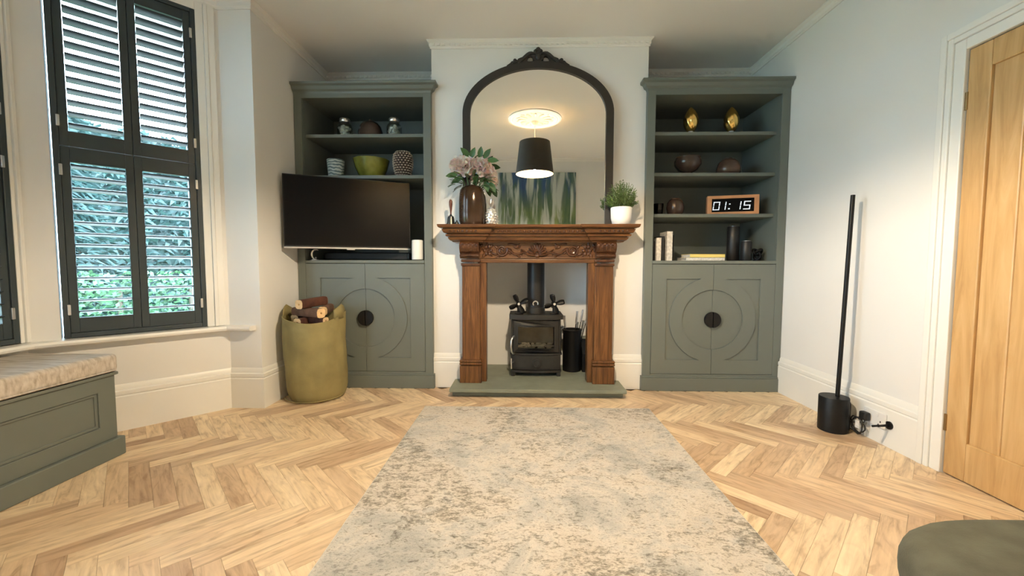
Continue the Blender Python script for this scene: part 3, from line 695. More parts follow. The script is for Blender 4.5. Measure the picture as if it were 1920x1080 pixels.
tag(MB().cyl((CXF-0.203, 0.035, 0.142), (CXF-0.203, 0.035, 0.228), 0.006, 8).cyl((CXF-0.203, 0.04, 0.19), (CXF-0.185, 0.075, 0.19), 0.004, 8).build('riddling_lever', 'chrome', sv, smooth=60), 'chrome upright lever')
kb = MB().cyl((CXF+0.006, 0.056, 0.186), (CXF+0.006, 0.040, 0.186), 0.037, 28).build('air_dial', I, sv, smooth=40, bevel=0.003)
MB().tube([(CXF+0.006+0.026*math.cos(a*PI/12), 0.040, 0.186+0.026*math.sin(a*PI/12)) for a in range(24)], 0.003, 6, closed=True).build('dial_ring', I, kb, smooth=60)
MB().prism([bow(0.222, 0.072, 0.034, 0.37)], 0.548, 0.585, fn=pl).build('top_plate', I, sv, bevel=0.010)
for s in (-1, 1):
    for y in (0.10, 0.33): MB().box(*sorted((CXF+s*0.205, CXF+s*0.172)), y-0.02, y+0.02, hz_, 0.106).build('leg', I, sv, bevel=0.004)
MB().cyl((CXF, 0.22, 0.583), (CXF, 0.22, 0.635), 0.080, 32).build('flue_collar', I, sv, smooth=40, bevel=0.004)
fl = MB().cyl((CXF, 0.22, 0.63), (CXF, 0.22, 1.30), 0.0735, 36).build('flue_pipe', 'flue_black', sv, smooth=40)
b = MB(); b.tube([(CXF-0.004+0.020*math.cos(a), 0.142, 0.672+0.020*math.sin(a)) for a in [k*PI/12 for k in range(-2, 16)]], 0.006, 6); b.build('thermometer_ring', 'chrome', fl, smooth=60)
MB().cyl((CXF-0.004, 0.152, 0.672), (CXF-0.004, 0.140, 0.672), 0.016, 16).build('thermometer', 'black_metal', fl, smooth=40)
# embers and ash inside
random.seed(3)
b = MB()
for k in range(46):
    b.ball((CXF+random.uniform(-0.15, 0.15), random.uniform(0.09, 0.22), 0.292+random.uniform(0, 0.036)), random.uniform(0.012, 0.028), random.uniform(0.012, 0.02), random.uniform(0.008, 0.014), 7, 5)
b.build('ash_bed', 'ash_white', sv, smooth=60)['kind'] = 'stuff'
MB().cyl((CXF-0.15, 0.105, 0.322), (CXF+0.15, 0.105, 0.322), 0.007, 8).build('log_guard', 'silver_trim', sv, smooth=60)

def stove_fan(x, y, z, a0, label, group):
    t = thing('stove_fan', label, 'fan', (x, y, z), group=group)
    b = MB(); b.box(x-0.035, x+0.035, y-0.03, y+0.035, z, z+0.012); b.box(x-0.014, x+0.014, y-0.004, y+0.012, z+0.012, z+0.065); b.build('base', 'black_metal', t, bevel=0.003)
    b = MB()
    for k in range(5): b.box(x-0.022+k*0.010, x-0.019+k*0.010, y+0.008, y+0.03, z+0.05, z+0.10)
    b.box(x-0.022, x+0.022, y+0.002, y+0.008, z+0.05, z+0.10); b.build('heat_sink', 'black_metal', t)
    c = Vector((x, y-0.030, z+0.086))
    MB().cyl(c+Vector((0, 0.03, 0)), c-Vector((0, 0.012, 0)), 0.010, 14).build('hub', 'chrome', t, smooth=40)
    for k in range(4):
        a = a0+k*PI/2; vs = []; fs = []; n = 6
        for i in range(n+1):
            q = i/n; r = 0.008+0.078*q; wd = 0.009+0.036*math.sin(min(1, q*1.05)*PI*0.68)*(1 if q < 0.9 else 0.8)
            for s in (-0.5, 0, 0.5):
                ang = a+s*wd/max(r, 0.02)*0.95; vs.append((c.x+r*math.cos(ang), c.y+s*0.022-0.006*q, c.z+r*math.sin(ang)))
        for i in range(n):
            for s in range(2): fs.append((i*3+s, i*3+s+1, (i+1)*3+s+1, (i+1)*3+s))
        o = MB().add(vs, fs).build('blade', 'black_metal', t, smooth=60); md = o.modifiers.new('thick', 'SOLIDIFY'); md.thickness = 0.0018
stove_fan(-0.034, 0.135, 0.586, math.radians(25), 'small black four-blade stove fan left of the flue', 'stove fans')
stove_fan(0.262, 0.135, 0.586, math.radians(15), 'small black four-blade stove fan right of the flue', 'stove fans')

bk = thing('tool_bucket', 'black metal bucket for fire tools beside the stove', 'bucket', (0.432, 0.29, hz_))
MB().lathe([(0.0, 0.002), (0.078, 0.002), (0.080, 0.0), (0.080, 0.355), (0.084, 0.36), (0.084, 0.366), (0.076, 0.366), (0.075, 0.35), (0.074, 0.012), (0.0, 0.012)], (0.432, 0.29, hz_), 32).build('body', 'black_metal', bk, smooth=40)
MB().tube([(0.432+0.083*math.cos(a*PI/16), 0.29+0.083*math.sin(a*PI/16), hz_+0.36) for a in range(32)], 0.005, 6, closed=True).build('rim', 'black_metal', bk, smooth=60)
tl = [((0.40, 0.28, 0.10), (0.362, 0.275, 0.555), 'leaning left'), ((0.43, 0.30, 0.10), (0.478, 0.30, 0.592), 'nearly upright'), ((0.44, 0.31, 0.10), (0.528, 0.305, 0.605), 'in the middle'), ((0.45, 0.28, 0.10), (0.575, 0.29, 0.59), 'leaning furthest right')]
for p0, p1, d in tl:
    p0, p1 = Vector(p0), Vector(p1); dd = (p1-p0).normalized()
    t = thing('fire_tool', 'fire tool with steel handle %s in the bucket by the stove' % d, 'fire tool', p0, group='fire tools in the bucket')
    MB().cyl(p0, p1-dd*0.10, 0.004, 8).build('shaft', 'black_metal', t, smooth=60); MB().cyl(p1-dd*0.11, p1, 0.0085, 10, r1=0.0095).build('handle', 'silver_trim', t, smooth=40)
cb = thing('coal_box', 'dark metal box behind the right leg of the fire surround', 'box', (0.56, 0.33, hz_))
b = MB(); b.prism([[(0.22, 0.0), (0.45, 0.0), (0.45, 0.27), (0.34, 0.27), (0.22, 0.16)]], 0.515, 0.612, fn=lambda u, v, w: (w, u, hz_+v)); b.build('body', 'black_metal', cb, bevel=0.004)
MB().box(0.512, 0.612, 0.335, 0.452, hz_+0.270, hz_+0.278).build('lid', 'slate', cb, bevel=0.002)
vb = thing('gas_valve', 'small dark valve behind the left leg of the fire surround', 'valve', (-0.39, 0.3, 0.30))
MB().box(FX0+0.001, -0.335, 0.28, 0.32, 0.345, 0.375).build('bracket', 'brass_aged', vb, bevel=0.003); MB().cyl((-0.345, 0.29, 0.30), (-0.345, 0.29, 0.35), 0.012, 10).build('tap', 'dark_wood', vb, smooth=40)

# ------------------------------------------------------------------ things on the mantelshelf
MZ = 1.2972
t = thing('hand_bell', 'small pewter hand bell with turned wooden handle on the mantelshelf', 'bell', (-0.552, -0.15, MZ))
MB().lathe([(0.0, 0.0), (0.034, 0.0), (0.035, 0.004), (0.029, 0.02), (0.026, 0.05), (0.022, 0.066), (0.010, 0.074), (0.006, 0.085), (0, 0.085)], (-0.552, -0.15, MZ), 24).build('bell', 'pewter', t, smooth=40)
MB().lathe([(0.0, 0.083), (0.007, 0.083), (0.006, 0.10), (0.008, 0.115), (0.013, 0.155), (0.013, 0.18), (0.008, 0.194), (0, 0.197)], (-0.552, -0.15, MZ), 16).build('handle', 'dark_wood', t, smooth=40)
t = thing('pewter_trinket', 'tiny dark trinket between hand bell and bronze vase', 'ornament', (-0.508, -0.14, MZ))
MB().lathe([(0, 0), (0.016, 0), (0.018, 0.012), (0.011, 0.028), (0, 0.032)], (-0.508, -0.14, MZ), 14).build('body', 'pewter', t, smooth=40); MB().ball((-0.508, -0.14, MZ+0.034), 0.006).build('finial', 'pewter', t, smooth=60)

VX, VY = -0.394, -0.125
t = thing('bronze_vase', 'tall bronze-brown ribbed vase holding pink roses on the mantelshelf', 'vase', (VX, VY, MZ))
vp = [(0.0, 0.004), (0.062, 0.0), (0.088, 0.006), (0.096, 0.03), (0.100, 0.10), (0.099, 0.18), (0.093, 0.24), (0.082, 0.278), (0.068, 0.294), (0.056, 0.300), (0.052, 0.297), (0.060, 0.28), (0.080, 0.22), (0.082, 0.05), (0.0, 0.03)]
MB().lathe(vp, (VX, VY, MZ), 36, sy=0.82).build('body', 'vase_bronze', t, smooth=50)
b = MB()
for k in range(22):
    for a in (-2.55, -2.37, -1.95):
        z = 0.035+k*0.0108; r = 0.1005 if z < 0.19 else 0.1005-0.22*(z-0.19)**1.2*1.0
        b.ball((VX+r*math.cos(a), VY+r*0.82*math.sin(a), MZ+z), 0.010 if a < -2 else 0.004, 0.004, 0.0046, 6, 4)
b.build('rib_pattern', 'vase_bronze', t, smooth=60)['kind'] = 'stuff'

def leaf_patch(b, base, d, upv, L, wd, curl=0.25, mi=0):
    d = Vector(d).normalized(); s = d.cross(Vector(upv)).normalized(); nn = s.cross(d).normalized(); vs = []; fs = []; n = 5
    for i in range(n+1):
        q = i/n; ww = wd*math.sin(PI*min(1, 0.06+q*0.94))**0.8*(1-0.25*q); c = Vector(base)+d*L*q-nn*curl*L*q*q
        for k in (-1, 0, 1): vs.append(c+s*ww*k*0.5+nn*(0.12*wd if k == 0 else 0.0)*-1)
    for i in range(n):
        for k in range(2): fs.append((i*3+k, i*3+k+1, (i+1)*3+k+1, (i+1)*3+k))
    b.add(vs, fs, mi)
def rose(c, r, face, label, seed, leaves=3, leafmat='leaf_green'):
    random.seed(seed); c = Vector(c); f_ = Vector(face).normalized(); t = thing('rose_stem', label, 'flower', (VX, VY, MZ+0.05), group='pink roses in the bronze vase')
    a = f_.orthogonal().normalized(); e = f_.cross(a); b = MB()
    for ring_, (n, rad, tilt, sz) in enumerate(((3, 0.10, 0.25, 0.55), (5, 0.26, 0.55, 0.72), (7, 0.42, 0.95, 0.85), (8, 0.55, 1.30, 0.92), (8, 0.62, 1.65, 0.9))):
        for k in range(n):
            an = 2*PI*(k+0.37*ring_)/n+random.uniform(-0.15, 0.15); o = a*math.cos(an)+e*math.sin(an); tt = tilt+random.uniform(-0.15, 0.15)
            d = f_*math.cos(tt)+o*math.sin(tt); base = c+o*r*rad*0.35-f_*r*(0.15+0.10*ring_)
            s = f_.cross(o).normalized(); nn = s.cross(d).normalized(); L = r*sz*random.uniform(0.9, 1.1); wd = L*1.05; vs = []; fs = []; m_ = 4
            for i in range(m_+1):
                q = i/m_; ww = wd*(0.35+0.65*math.sin(PI*0.5*min(1, q*1.5)))*(1 if q < 0.85 else 0.72)
                for kk in range(-2, 3):
                    x = kk/2; p = base+d*L*q+s*ww*0.5*x+nn*(0.16*L*x*x)-nn*(0.22*L*(q**3))+nn*random.uniform(-0.02, 0.02)*L; vs.append(p)
            for i in range(m_):
                for kk in range(4): fs.append((i*5+kk, i*5+kk+1, (i+1)*5+kk+1, (i+1)*5+kk))
            b.add(vs, fs)
    b.build('bloom', 'pink_petal', t, smooth=60)
    p0 = Vector((VX+(c.x-VX)*0.15, VY, MZ+0.06)); p1 = Vector((VX+(c.x-VX)*0.38, VY+(c.y-VY)*0.3, MZ+0.29)); p2 = c-f_*r*0.4
    MB().tube([p0, p1, (p1+p2)/2+Vector((0, 0, 0.008)), p2], 0.0035, 6).build('stem', 'leaf_green', t, smooth=60)
    for k in range(leaves):
        b = MB(); an = random.uniform(0, 2*PI); d = a*math.cos(an)*0.9+e*math.sin(an)*0.9-f_*0.25; leaf_patch(b, c-f_*r*0.45, d, f_, r*random.uniform(1.1, 1.5), r*0.62)
        b.build('leaf', leafmat, t, smooth=60)
rose((-0.520, -0.13, 1.768), 0.066, (-0.7, -0.55, 0.35), 'pale pink rose furthest left in the bronze vase', 1)
rose((-0.452, -0.165, 1.756), 0.074, (-0.15, -1, 0.25), 'largest open pink rose facing front in the bronze vase', 2)
rose((-0.318, -0.160, 1.752), 0.070, (0.15, -1, 0.3), 'peach-pink rose in the middle right of the bronze vase', 3)
rose((-0.252, -0.13, 1.718), 0.060, (0.75, -0.6, 0.3), 'peach rose hanging low at the right of the bronze vase', 4)
rose((-0.226, -0.115, 1.655), 0.044, (0.8, -0.5, -0.2), 'small peach rose lowest at the right of the bronze vase', 6, 1, 'leaf_dull')
random.seed(11)
t = thing('leaf_spray', 'mixed green and dried leaves filling the neck of the bronze vase', 'foliage', (VX, VY, MZ+0.28))
for k in range(46):
    an = random.uniform(-PI, PI); q = random.random(); b = MB()
    base = Vector((VX+0.045*math.cos(an), VY+0.03*math.sin(an), MZ+0.295)); d = Vector((math.cos(an)*1.0+0.1, min(0.0, math.sin(an)*0.7-0.25), random.uniform(0.1, 1.2)))
    st = base+d.normalized()*random.uniform(0.02, 0.10); leaf_patch(b, st, d+Vector((0, 0, -0.3)), (0, -0.3, 1), random.uniform(0.05, 0.085), random.uniform(0.028, 0.042), 0.35)
    b.build('leaf', 'leaf_dull' if random.random() < 0.6 else 'leaf_green', t, smooth=60)
for (bx, bz, dx, dz) in ((-0.50, 1.68, -1, -0.12), (-0.47, 1.66, -0.8, -0.5), (-0.33, 1.80, 0.15, 1), (-0.30, 1.80, 0.6, 0.8), (-0.27, 1.79, 0.8, -0.1), (-0.25, 1.62, 0.5, -1), (-0.29, 1.63, 0.3, -1), (-0.41, 1.815, -0.5, 0.5), (-0.40, 1.80, 0.4, 0.9)):
    b = MB(); leaf_patch(b, (bx, -0.15, bz), (dx, -0.25, dz), (0, -1, 0.2), 0.088, 0.05, 0.15); b.build('leaf', 'leaf_green', t, smooth=60)
MB().tube([(VX, VY, MZ+0.06), (VX, VY, MZ+0.30)], 0.02, 8).build('stem_bundle', 'leaf_dull', t, smooth=60)

t = thing('pineapple_ornament', 'small silver pineapple ornament beside the bronze vase', 'ornament', (-0.243, -0.165, MZ))
b = MB(); pr = [(0, 0.0), (0.026, 0.0), (0.034, 0.02), (0.037, 0.055), (0.034, 0.09), (0.026, 0.118), (0.012, 0.130), (0, 0.132)]
b.lathe(pr, (-0.243, -0.165, MZ), 20)
for rr, z in ((0.030, 0.012), (0.035, 0.032), (0.037, 0.052), (0.036, 0.072), (0.032, 0.092), (0.025, 0.112)):
    for k in range(10): a = 2*PI*(k+(0.5 if int(z*1000) % 40 > 20 else 0))/10; b.ball((-0.243+rr*math.cos(a), -0.165+rr*math.sin(a), MZ+z), 0.009, 0.009, 0.009, 6, 4)
b.build('body', 'chrome', t, smooth=50)
b = MB()
for k in range(12):
    a = 2*PI*k/12; ti = 0.35 if k % 2 else 0.95
    leaf_patch(b, (-0.243, -0.165, MZ+0.128), (math.cos(a)*ti, math.sin(a)*ti, 1), (math.cos(a), math.sin(a), 0.1), 0.068, 0.018, 0.3)
b.build('crown', 'silver_trim', t, smooth=60)

PX, PY = 0.738, -0.155
t = thing('potted_herb', 'bushy green herb in a white pot on the right end of the mantelshelf', 'potted plant', (PX, PY, MZ))
MB().lathe([(0.0, 0.0), (0.056, 0.0), (0.066, 0.008), (0.076, 0.05), (0.079, 0.125), (0.076, 0.131), (0.070, 0.127), (0.067, 0.05), (0, 0.02)], (PX, PY, MZ), 32).build('pot', 'pot_white', t, smooth=50)
MB().lathe([(0, 0.105), (0.069, 0.105), (0.069, 0.112), (0, 0.112)], (PX, PY, MZ), 20).build('soil', 'soil', t)
random.seed(8); b = MB()
for k in range(210):
    th = random.uniform(0, 2*PI); ph = math.acos(random.uniform(-0.15, 1)); d = Vector((math.sin(ph)*math.cos(th), math.sin(ph)*math.sin(th), math.cos(ph)*0.95+0.08)); R_ = random.uniform(0.80, 1.06)
    tip = Vector((PX, PY, MZ+0.165))+Vector((d.x*0.118, d.y*0.095, d.z*0.150))*R_; p0 = Vector((PX+d.x*0.04, PY+d.y*0.04, MZ+0.112))
    b.tube([p0, (p0+tip)/2+Vector((0, 0, 0.012)), tip], 0.0011, 3)
    for i in range(9):
        q = 0.42+0.58*i/8; p = p0.lerp(tip, q); dd = Vector((random.uniform(-1, 1), random.uniform(-1, 1), random.uniform(-0.2, 1)))+d*0.8
        dd.normalize(); s = dd.orthogonal().normalized()*0.0042; L = random.uniform(0.013, 0.022)
        b.add([p, p+dd*L*0.5+s, p+dd*L, p+dd*L*0.5-s], [(0, 1, 2, 3)])
b.build('foliage', 'herb_green', t)['kind'] = 'stuff'

# ------------------------------------------------------------------ television and things in the left cabinet
A, B_ = Vector((-1.772, -0.285)), Vector((-0.935, 0.105)); ang = math.atan2(B_.y-A.y, B_.x-A.x); wT = (B_-A).length
tv = thing('television', 'large flat black television swung out from the left cabinet', 'television', ((A.x+B_.x)/2, (A.y+B_.y)/2, 1.124), ang)
hT = 0.543
MB().box(-wT/2, wT/2, 0.0, 0.035, 0.0, hT).build('casing', 'plastic_black', tv, local=True, bevel=0.004)
MB().box(-wT/2+0.007, wT/2-0.007, -0.002, 0.001, 0.016, hT-0.007).build('screen', 'screen_black', tv, local=True)
tag(MB().box(-wT/2, wT/2, -0.003, 0.034, -0.006, 0.006).build('bottom_trim', 'silver_trim', tv, local=True, bevel=0.002), 'silver strip along the bottom edge')
MB().box(-0.03, 0.03, -0.003, 0.02, -0.014, -0.005).build('logo_tab', 'silver_trim', tv, local=True, bevel=0.003)
b = MB(); b.box(-0.2, 0.2, 0.035, 0.055, 0.12, 0.42); b.build('back_bracket', 'black_metal', tv, local=True, bevel=0.003)
inv = Matrix.Translation(tv.location) @ Matrix.Rotation(ang, 4, 'Z'); q = inv.inverted() @ Vector((-1.26, YB-0.016, 1.40))
MB().tube([(0, 0.05, 0.28), ((q.x-0.2)/2, q.y/2, 0.28), (q.x, q.y, 0.28)], 0.02, 10).build('wall_arm', 'black_metal', tv, local=True, smooth=60)

CZ = 1.0325
t = thing('soundbar', 'long black soundbar on the cabinet counter under the television', 'soundbar', (-1.33, 0.22, CZ))
MB().box(-1.70, -0.96, 0.17, 0.27, CZ+0.004, CZ+0.066).build('body', 'plastic_black', t, bevel=0.01); MB().box(-1.68, -0.98, 0.166, 0.172, CZ+0.010, CZ+0.060).build('grille', 'book_dark', t, bevel=0.002)
for x in (-1.6, -1.06): MB().box(x-0.03, x+0.03, 0.18, 0.26, CZ, CZ+0.006).build('foot', 'plastic_black', t)
t = thing('moon_ornament', 'small silver crescent ornament on the counter under the television', 'ornament', (-1.705, 0.02, CZ))
MB().lathe([(0, 0), (0.034, 0), (0.034, 0.006), (0, 0.008)], (-1.705, 0.02, CZ), 20).build('base', 'silver_trim', t, smooth=40)
pts = [(-1.69+0.036*math.cos(a), 0.02, CZ+0.046+0.040*math.sin(a)) for a in [PI*0.32+k*PI*1.2/14 for k in range(15)]]
MB().tube(pts, [0.003+0.009*math.sin(PI*k/14) for k in range(15)], 8).build('crescent', 'chrome', t, smooth=60); MB().ball((-1.682, 0.0, CZ+0.018), 0.008).build('bead', 'chrome', t, smooth=60)
t = thing('white_speaker', 'white cylindrical speaker at the right end of the left counter', 'speaker', (-0.851, 0.005, CZ))
MB().lathe([(0, 0.004), (0.042, 0.004), (0.0455, 0.008), (0.0455, 0.155), (0.041, 0.161), (0, 0.161)], (-0.851, 0.005, CZ), 32).build('body', 'plastic_white', t, smooth=40)
MB().lathe([(0, 0.0), (0.036, 0.0), (0.036, 0.005), (0, 0.005)], (-0.851, 0.005, CZ), 24).build('foot', 'plastic_black', t); MB().lathe([(0.026, 0.161), (0.032, 0.161), (0.032, 0.163), (0.026, 0.163)], (-0.851, 0.005, CZ), 24, closed=True).build('button_ring', 'silver_trim', t)

S1, S2 = 2.0372, 1.7132
for x, d in ((-1.472, 'left of the smoked dome'), (-1.063, 'right of the smoked dome')):
    t = thing('storage_jar', 'clear lidded jar of pale shells on the left top shelf, %s' % d, 'jar', (x, 0.12, S1), group='lidded jars on the top shelf')
    MB().lathe([(0, 0.0), (0.056, 0.0), (0.061, 0.008), (0.061, 0.085), (0.050, 0.108), (0.036, 0.118), (0.036, 0.128), (0.033, 0.128), (0.033, 0.116), (0.046, 0.104), (0.0575, 0.083), (0.0575, 0.008), (0, 0.004)], (x, 0.12, S1), 28).build('glass', 'jar_glass', t, smooth=50)
    b = MB(); random.seed(int(-x*100))
    for k in range(60):
        a = random.uniform(0, 2*PI); r = 0.043*math.sqrt(random.random()); b.ball((x+r*math.cos(a), 0.12+r*math.sin(a), S1+random.uniform(0.014, 0.094)), 0.014, 0.014, 0.011, 6, 4)
    b.build('shells', 'jar_salt', t, smooth=60)['kind'] = 'stuff'
    MB().lathe([(0, 0.126), (0.040, 0.126), (0.042, 0.130), (0.042, 0.150), (0.038, 0.156), (0, 0.156)], (x, 0.12, S1), 24).build('lid', 'chrome', t, smooth=40)
t = thing('smoked_dome', 'dark smoked glass dome bowl between the two jars', 'bowl', (-1.264, 0.13, S1))
MB().lathe([(0.096, 0.0), (0.100, 0.002), (0.098, 0.05), (0.086, 0.092), (0.062, 0.122), (0.03, 0.138), (0.0, 0.142)], (-1.264, 0.13, S1), 32).build('dome', 'brown_glass', t, smooth=60); MB().ball((-1.264, 0.13, S1+0.148), 0.010).build('finial', 'brown_glass', t, smooth=60)
MB().lathe([(0, 0), (0.106, 0), (0.106, 0.004), (0, 0.004)], (-1.264, 0.13, S1), 32).build('plate', 'brown_glass', t)
t = thing('swirl_pot', 'blue-grey marbled cup on the shelf above the television', 'pot', (-1.547, 0.1, S2))
MB().lathe([(0, 0), (0.055, 0.0), (0.058, 0.004), (0.069, 0.138), (0.066, 0.141), (0.062, 0.136), (0.052, 0.012), (0, 0.010)], (-1.547, 0.1, S2), 32).build('body', 'swirl_ceramic', t, smooth=50); MB().lathe([(0, 0.118), (0.060, 0.118), (0.060, 0.122), (0, 0.122)], (-1.547, 0.1, S2), 24).build('wax', 'ash_white', t)
t = thing('olive_bowl', 'glossy olive glazed bowl on the shelf above the television', 'bowl', (-1.264, 0.14, S2))
MB().lathe([(0, 0.0), (0.088, 0.0), (0.092, 0.005), (0.098, 0.012), (0.128, 0.08), (0.146, 0.148), (0.143, 0.150), (0.122, 0.08), (0.092, 0.02), (0, 0.014)], (-1.264, 0.14, S2), 40).build('bowl', 'olive_glaze', t, smooth=50)
MB().lathe([(0, 0.11), (0.10, 0.11), (0.11, 0.13), (0.06, 0.165), (0, 0.172)], (-1.285, 0.14, S2), 24).build('plate', 'olive_glaze', t, smooth=60)
t = thing('woven_vase', 'brown and cream woven vase on the shelf above the television', 'vase', (-0.988, 0.1, S2))
def vr(z): q = z/0.205; return 0.050+0.030*math.sin(PI*min(1, q*0.78+0.02))**1.0-0.004*q if q < 0.92 else 0.066-0.02*(q-0.92)/0.08
b = MB(); b.lathe([(0, 0.0)]+[(vr(0.205*k/14)-0.004, 0.205*k/14) for k in range(15)]+[(0, 0.2)], (-0.988, 0.1, S2), 28); b.build('core', 'weave_dark', t, smooth=60)
b = MB()
for j in range(11):
    z = 0.010+j*0.0188; r = vr(z)
    for k in range(18): a = 2*PI*(k+0.5*(j % 2))/18; b.ball((-0.988+r*math.cos(a), 0.1+r*math.sin(a), S2+z), 0.0092, 0.0092, 0.0055, 6, 4)
b.build('weave', 'weave_pale', t, smooth=60)['kind'] = 'stuff'

# ------------------------------------------------------------------ things in the right cabinet
R1_, R2_, R3_ = 2.0372, 1.7222, 1.4022
for x, d in ((1.347, 'left'), (1.669, 'right')):
    t = thing('bulb_ornament', 'gold spiral bulb ornament, the %s one on the right top shelf' % d, 'ornament', (x, 0.12, R1_), group='gold bulb ornaments')
    MB().lathe([(0, 0.0), (0.016, 0.0), (0.019, 0.010), (0.019, 0.036), (0, 0.036)], (x, 0.12, R1_), 20).build('cap', 'plastic_white', t, smooth=40)
    b = MB(); n = 36; m_ = 22; vs = []; fs = []
    for i in range(m_+1):
        q = i/m_; rr = 0.055*math.sin(PI*(0.10+0.90*q)**0.95)**0.75 if q < 1 else 0.0005
        for k in range(n): a = 2*PI*k/n; r2 = rr*(1+0.055*math.sin(9*a+q*13)); vs.append((x+r2*math.cos(a), 0.12+r2*math.sin(a), R1_+0.034+0.195*q))
    for i in range(m_):
        for k in range(n): fs.append((i*n+k, i*n+(k+1) % n, (i+1)*n+(k+1) % n, (i+1)*n+k))
    b.add(vs, fs); b.build('bulb', 'gold', t, smooth=80)
t = thing('footed_bowl', 'dark brown footed bowl on the second right shelf', 'bowl', (1.336, 0.13, R2_))
MB().lathe([(0, 0.0), (0.045, 0.0), (0.040, 0.016), (0.030, 0.022), (0.075, 0.045), (0.103, 0.085), (0.104, 0.118), (0.094, 0.142), (0.090, 0.140), (0.097, 0.115), (0.095, 0.088), (0.06, 0.045), (0, 0.032)], (1.336, 0.13, R2_), 32).build('bowl', 'brown_glass', t, smooth=50); MB().lathe([(0.088, 0.140), (0.096, 0.140), (0.096, 0.145), (0.088, 0.145)], (1.336, 0.13, R2_), 32, closed=True).build('rim', 'brown_ceramic', t)
t = thing('pebble_vase', 'squat brown ceramic pebble vase on the second right shelf', 'vase', (1.662, 0.13, R2_))
MB().lathe([(0, 0.0), (0.070, 0.0), (0.088, 0.02), (0.090, 0.055), (0.078, 0.10), (0.050, 0.128), (0.025, 0.136), (0.020, 0.134), (0.03, 0.12), (0, 0.1)], (1.662, 0.13, R2_), 32).build('body', 'brown_ceramic', t, smooth=60); MB().lathe([(0.018, 0.134), (0.027, 0.134), (0.027, 0.140), (0.018, 0.140)], (1.662, 0.13, R2_), 20, closed=True).build('lip', 'brown_ceramic', t)
t = thing('glass_tealight', 'small smoked glass cup at the left end of the third right shelf', 'candle holder', (1.118, 0.16, R3_))
MB().lathe([(0, 0), (0.030, 0), (0.034, 0.005), (0.040, 0.10), (0.037, 0.10), (0.031, 0.008), (0, 0.006)], (1.118, 0.16, R3_), 24).build('cup', 'smoked_glass', t, smooth=50); MB().lathe([(0, 0.006), (0.026, 0.006), (0.026, 0.05), (0, 0.05)], (1.118, 0.16, R3_), 20).build('candle', 'jar_salt', t, smooth=40)
t = thing('apple_vase', 'round dark brown vase beside the clock shelf cup', 'vase', (1.243, 0.13, R3_))
MB().lathe([(0, 0), (0.045, 0), (0.062, 0.02), (0.070, 0.06), (0.064, 0.10), (0.046, 0.128), (0.030, 0.134), (0.026, 0.130), (0.035, 0.12), (0, 0.09)], (1.243, 0.13, R3_), 32).build('body', 'brown_glass', t, smooth=60); MB().lathe([(0.025, 0.132), (0.034, 0.132), (0.034, 0.138), (0.025, 0.138)], (1.243, 0.13, R3_), 20, closed=True).build('lip', 'brown_ceramic', t)
# clock
ck = thing('digital_clock', 'copper-framed digital clock showing 01:15 on the third right shelf', 'clock', (1.678, 0.085, R3_), math.radians(-14))
w2, hC = 0.187, 0.152
fr = [(-w2, 0.0), (w2, 0.0), (w2, hC), (-w2, hC)]; ho = [(-w2+0.034, 0.022), (-w2+0.034, hC-0.024), (w2-0.034, hC-0.024), (w2-0.034, 0.022)]
MB().prism([fr, ho], -0.03, 0.03).build('frame', 'clock_wood', ck, local=True, bevel=0.003)
MB().box(-w2+0.033, w2-0.033, -0.022, -0.012, 0.020, hC-0.022).build('display', 'screen_black', ck, local=True)
SEG = {'0': 'abcdef', '1': 'bc', '5': 'afgcd'}
def digit(ch, x, z, wd, ht, lw):
    b = MB(); y0, y1 = -0.0245, -0.0215; hh = ht/2; g = 0.002; sl = 0.12
    R = {'a': (x, z+ht-lw, x+wd, z+ht), 'd': (x, z, x+wd, z+lw), 'g': (x, z+hh-lw/2, x+wd, z+hh+lw/2), 'f': (x, z+hh+g, x+lw, z+ht-g), 'b': (x+wd-lw, z+hh+g, x+wd, z+ht-g), 'e': (x, z+g, x+lw, z+hh-g), 'c': (x+wd-lw, z+g, x+wd, z+hh-g)}
    for s in SEG[ch]:
        xa, za, xb, zb = R[s]; b.prism([[(xa+(za-z)*sl, za), (xb+(za-z)*sl, za), (xb+(zb-z)*sl, zb), (xa+(zb-z)*sl, zb)]], y0, y1)
    b.build('digit', 'digit_glow', ck, local=True)
zz, ht, wd = 0.038, 0.066, 0.048
digit('0', -0.146, zz, wd, ht, 0.0065); digit('1', -0.100, zz, wd, ht, 0.0065); digit('1', 0.008, zz, wd, ht, 0.0065); digit('5', 0.075, zz, wd, ht, 0.0065)
MB().box(-0.032, -0.020, -0.0245, -0.0215, zz+0.004, zz+0.013).box(-0.026, -0.016, -0.0245, -0.0215, zz+0.042, zz+0.050).build('colon', 'digit_glow', ck, local=True)
# books
def book(name, label, x0, x1, y0, y1, z0, z1, cover, page, axis, group=None, tilt=0.0):
    t = thing(name, label, 'book', ((x0+x1)/2, (y0+y1)/2, z0), group=group); c = 0.003
    if axis == 'x':   # standing, spine to the front
        MB().box(x0+c, x1-c, y0+c, y1-0.004, z0+0.004, z1-0.004).build('pages', page, t); b = MB(); b.box(x0, x0+c, y0, y1, z0, z1); b.box(x1-c, x1, y0, y1, z0, z1); b.box(x0, x1, y0, y0+c, z0, z1); b.build('cover', cover, t, bevel=0.001)
    else:
        MB().box(x0+0.003, x1-0.004, y0+c, y1-0.004, z0+c, z1-c).build('pages', page, t); b = MB(); b.box(x0, x1, y0, y1, z0, z0+c); b.box(x0, x1, y0, y1, z1-c, z1); b.box(x0, x1, y0, y0+c, z0, z1); b.build('cover', cover, t, bevel=0.001)
    if tilt: t.rotation_euler = (0, tilt, 0)
    return t
book('hardback_book', 'white-spined book leaning at the far left of the right counter', 1.075, 1.115, 0.06, 0.22, CZ, CZ+0.185, 'book_white', 'book_white', 'x', 'standing books', 0.0)
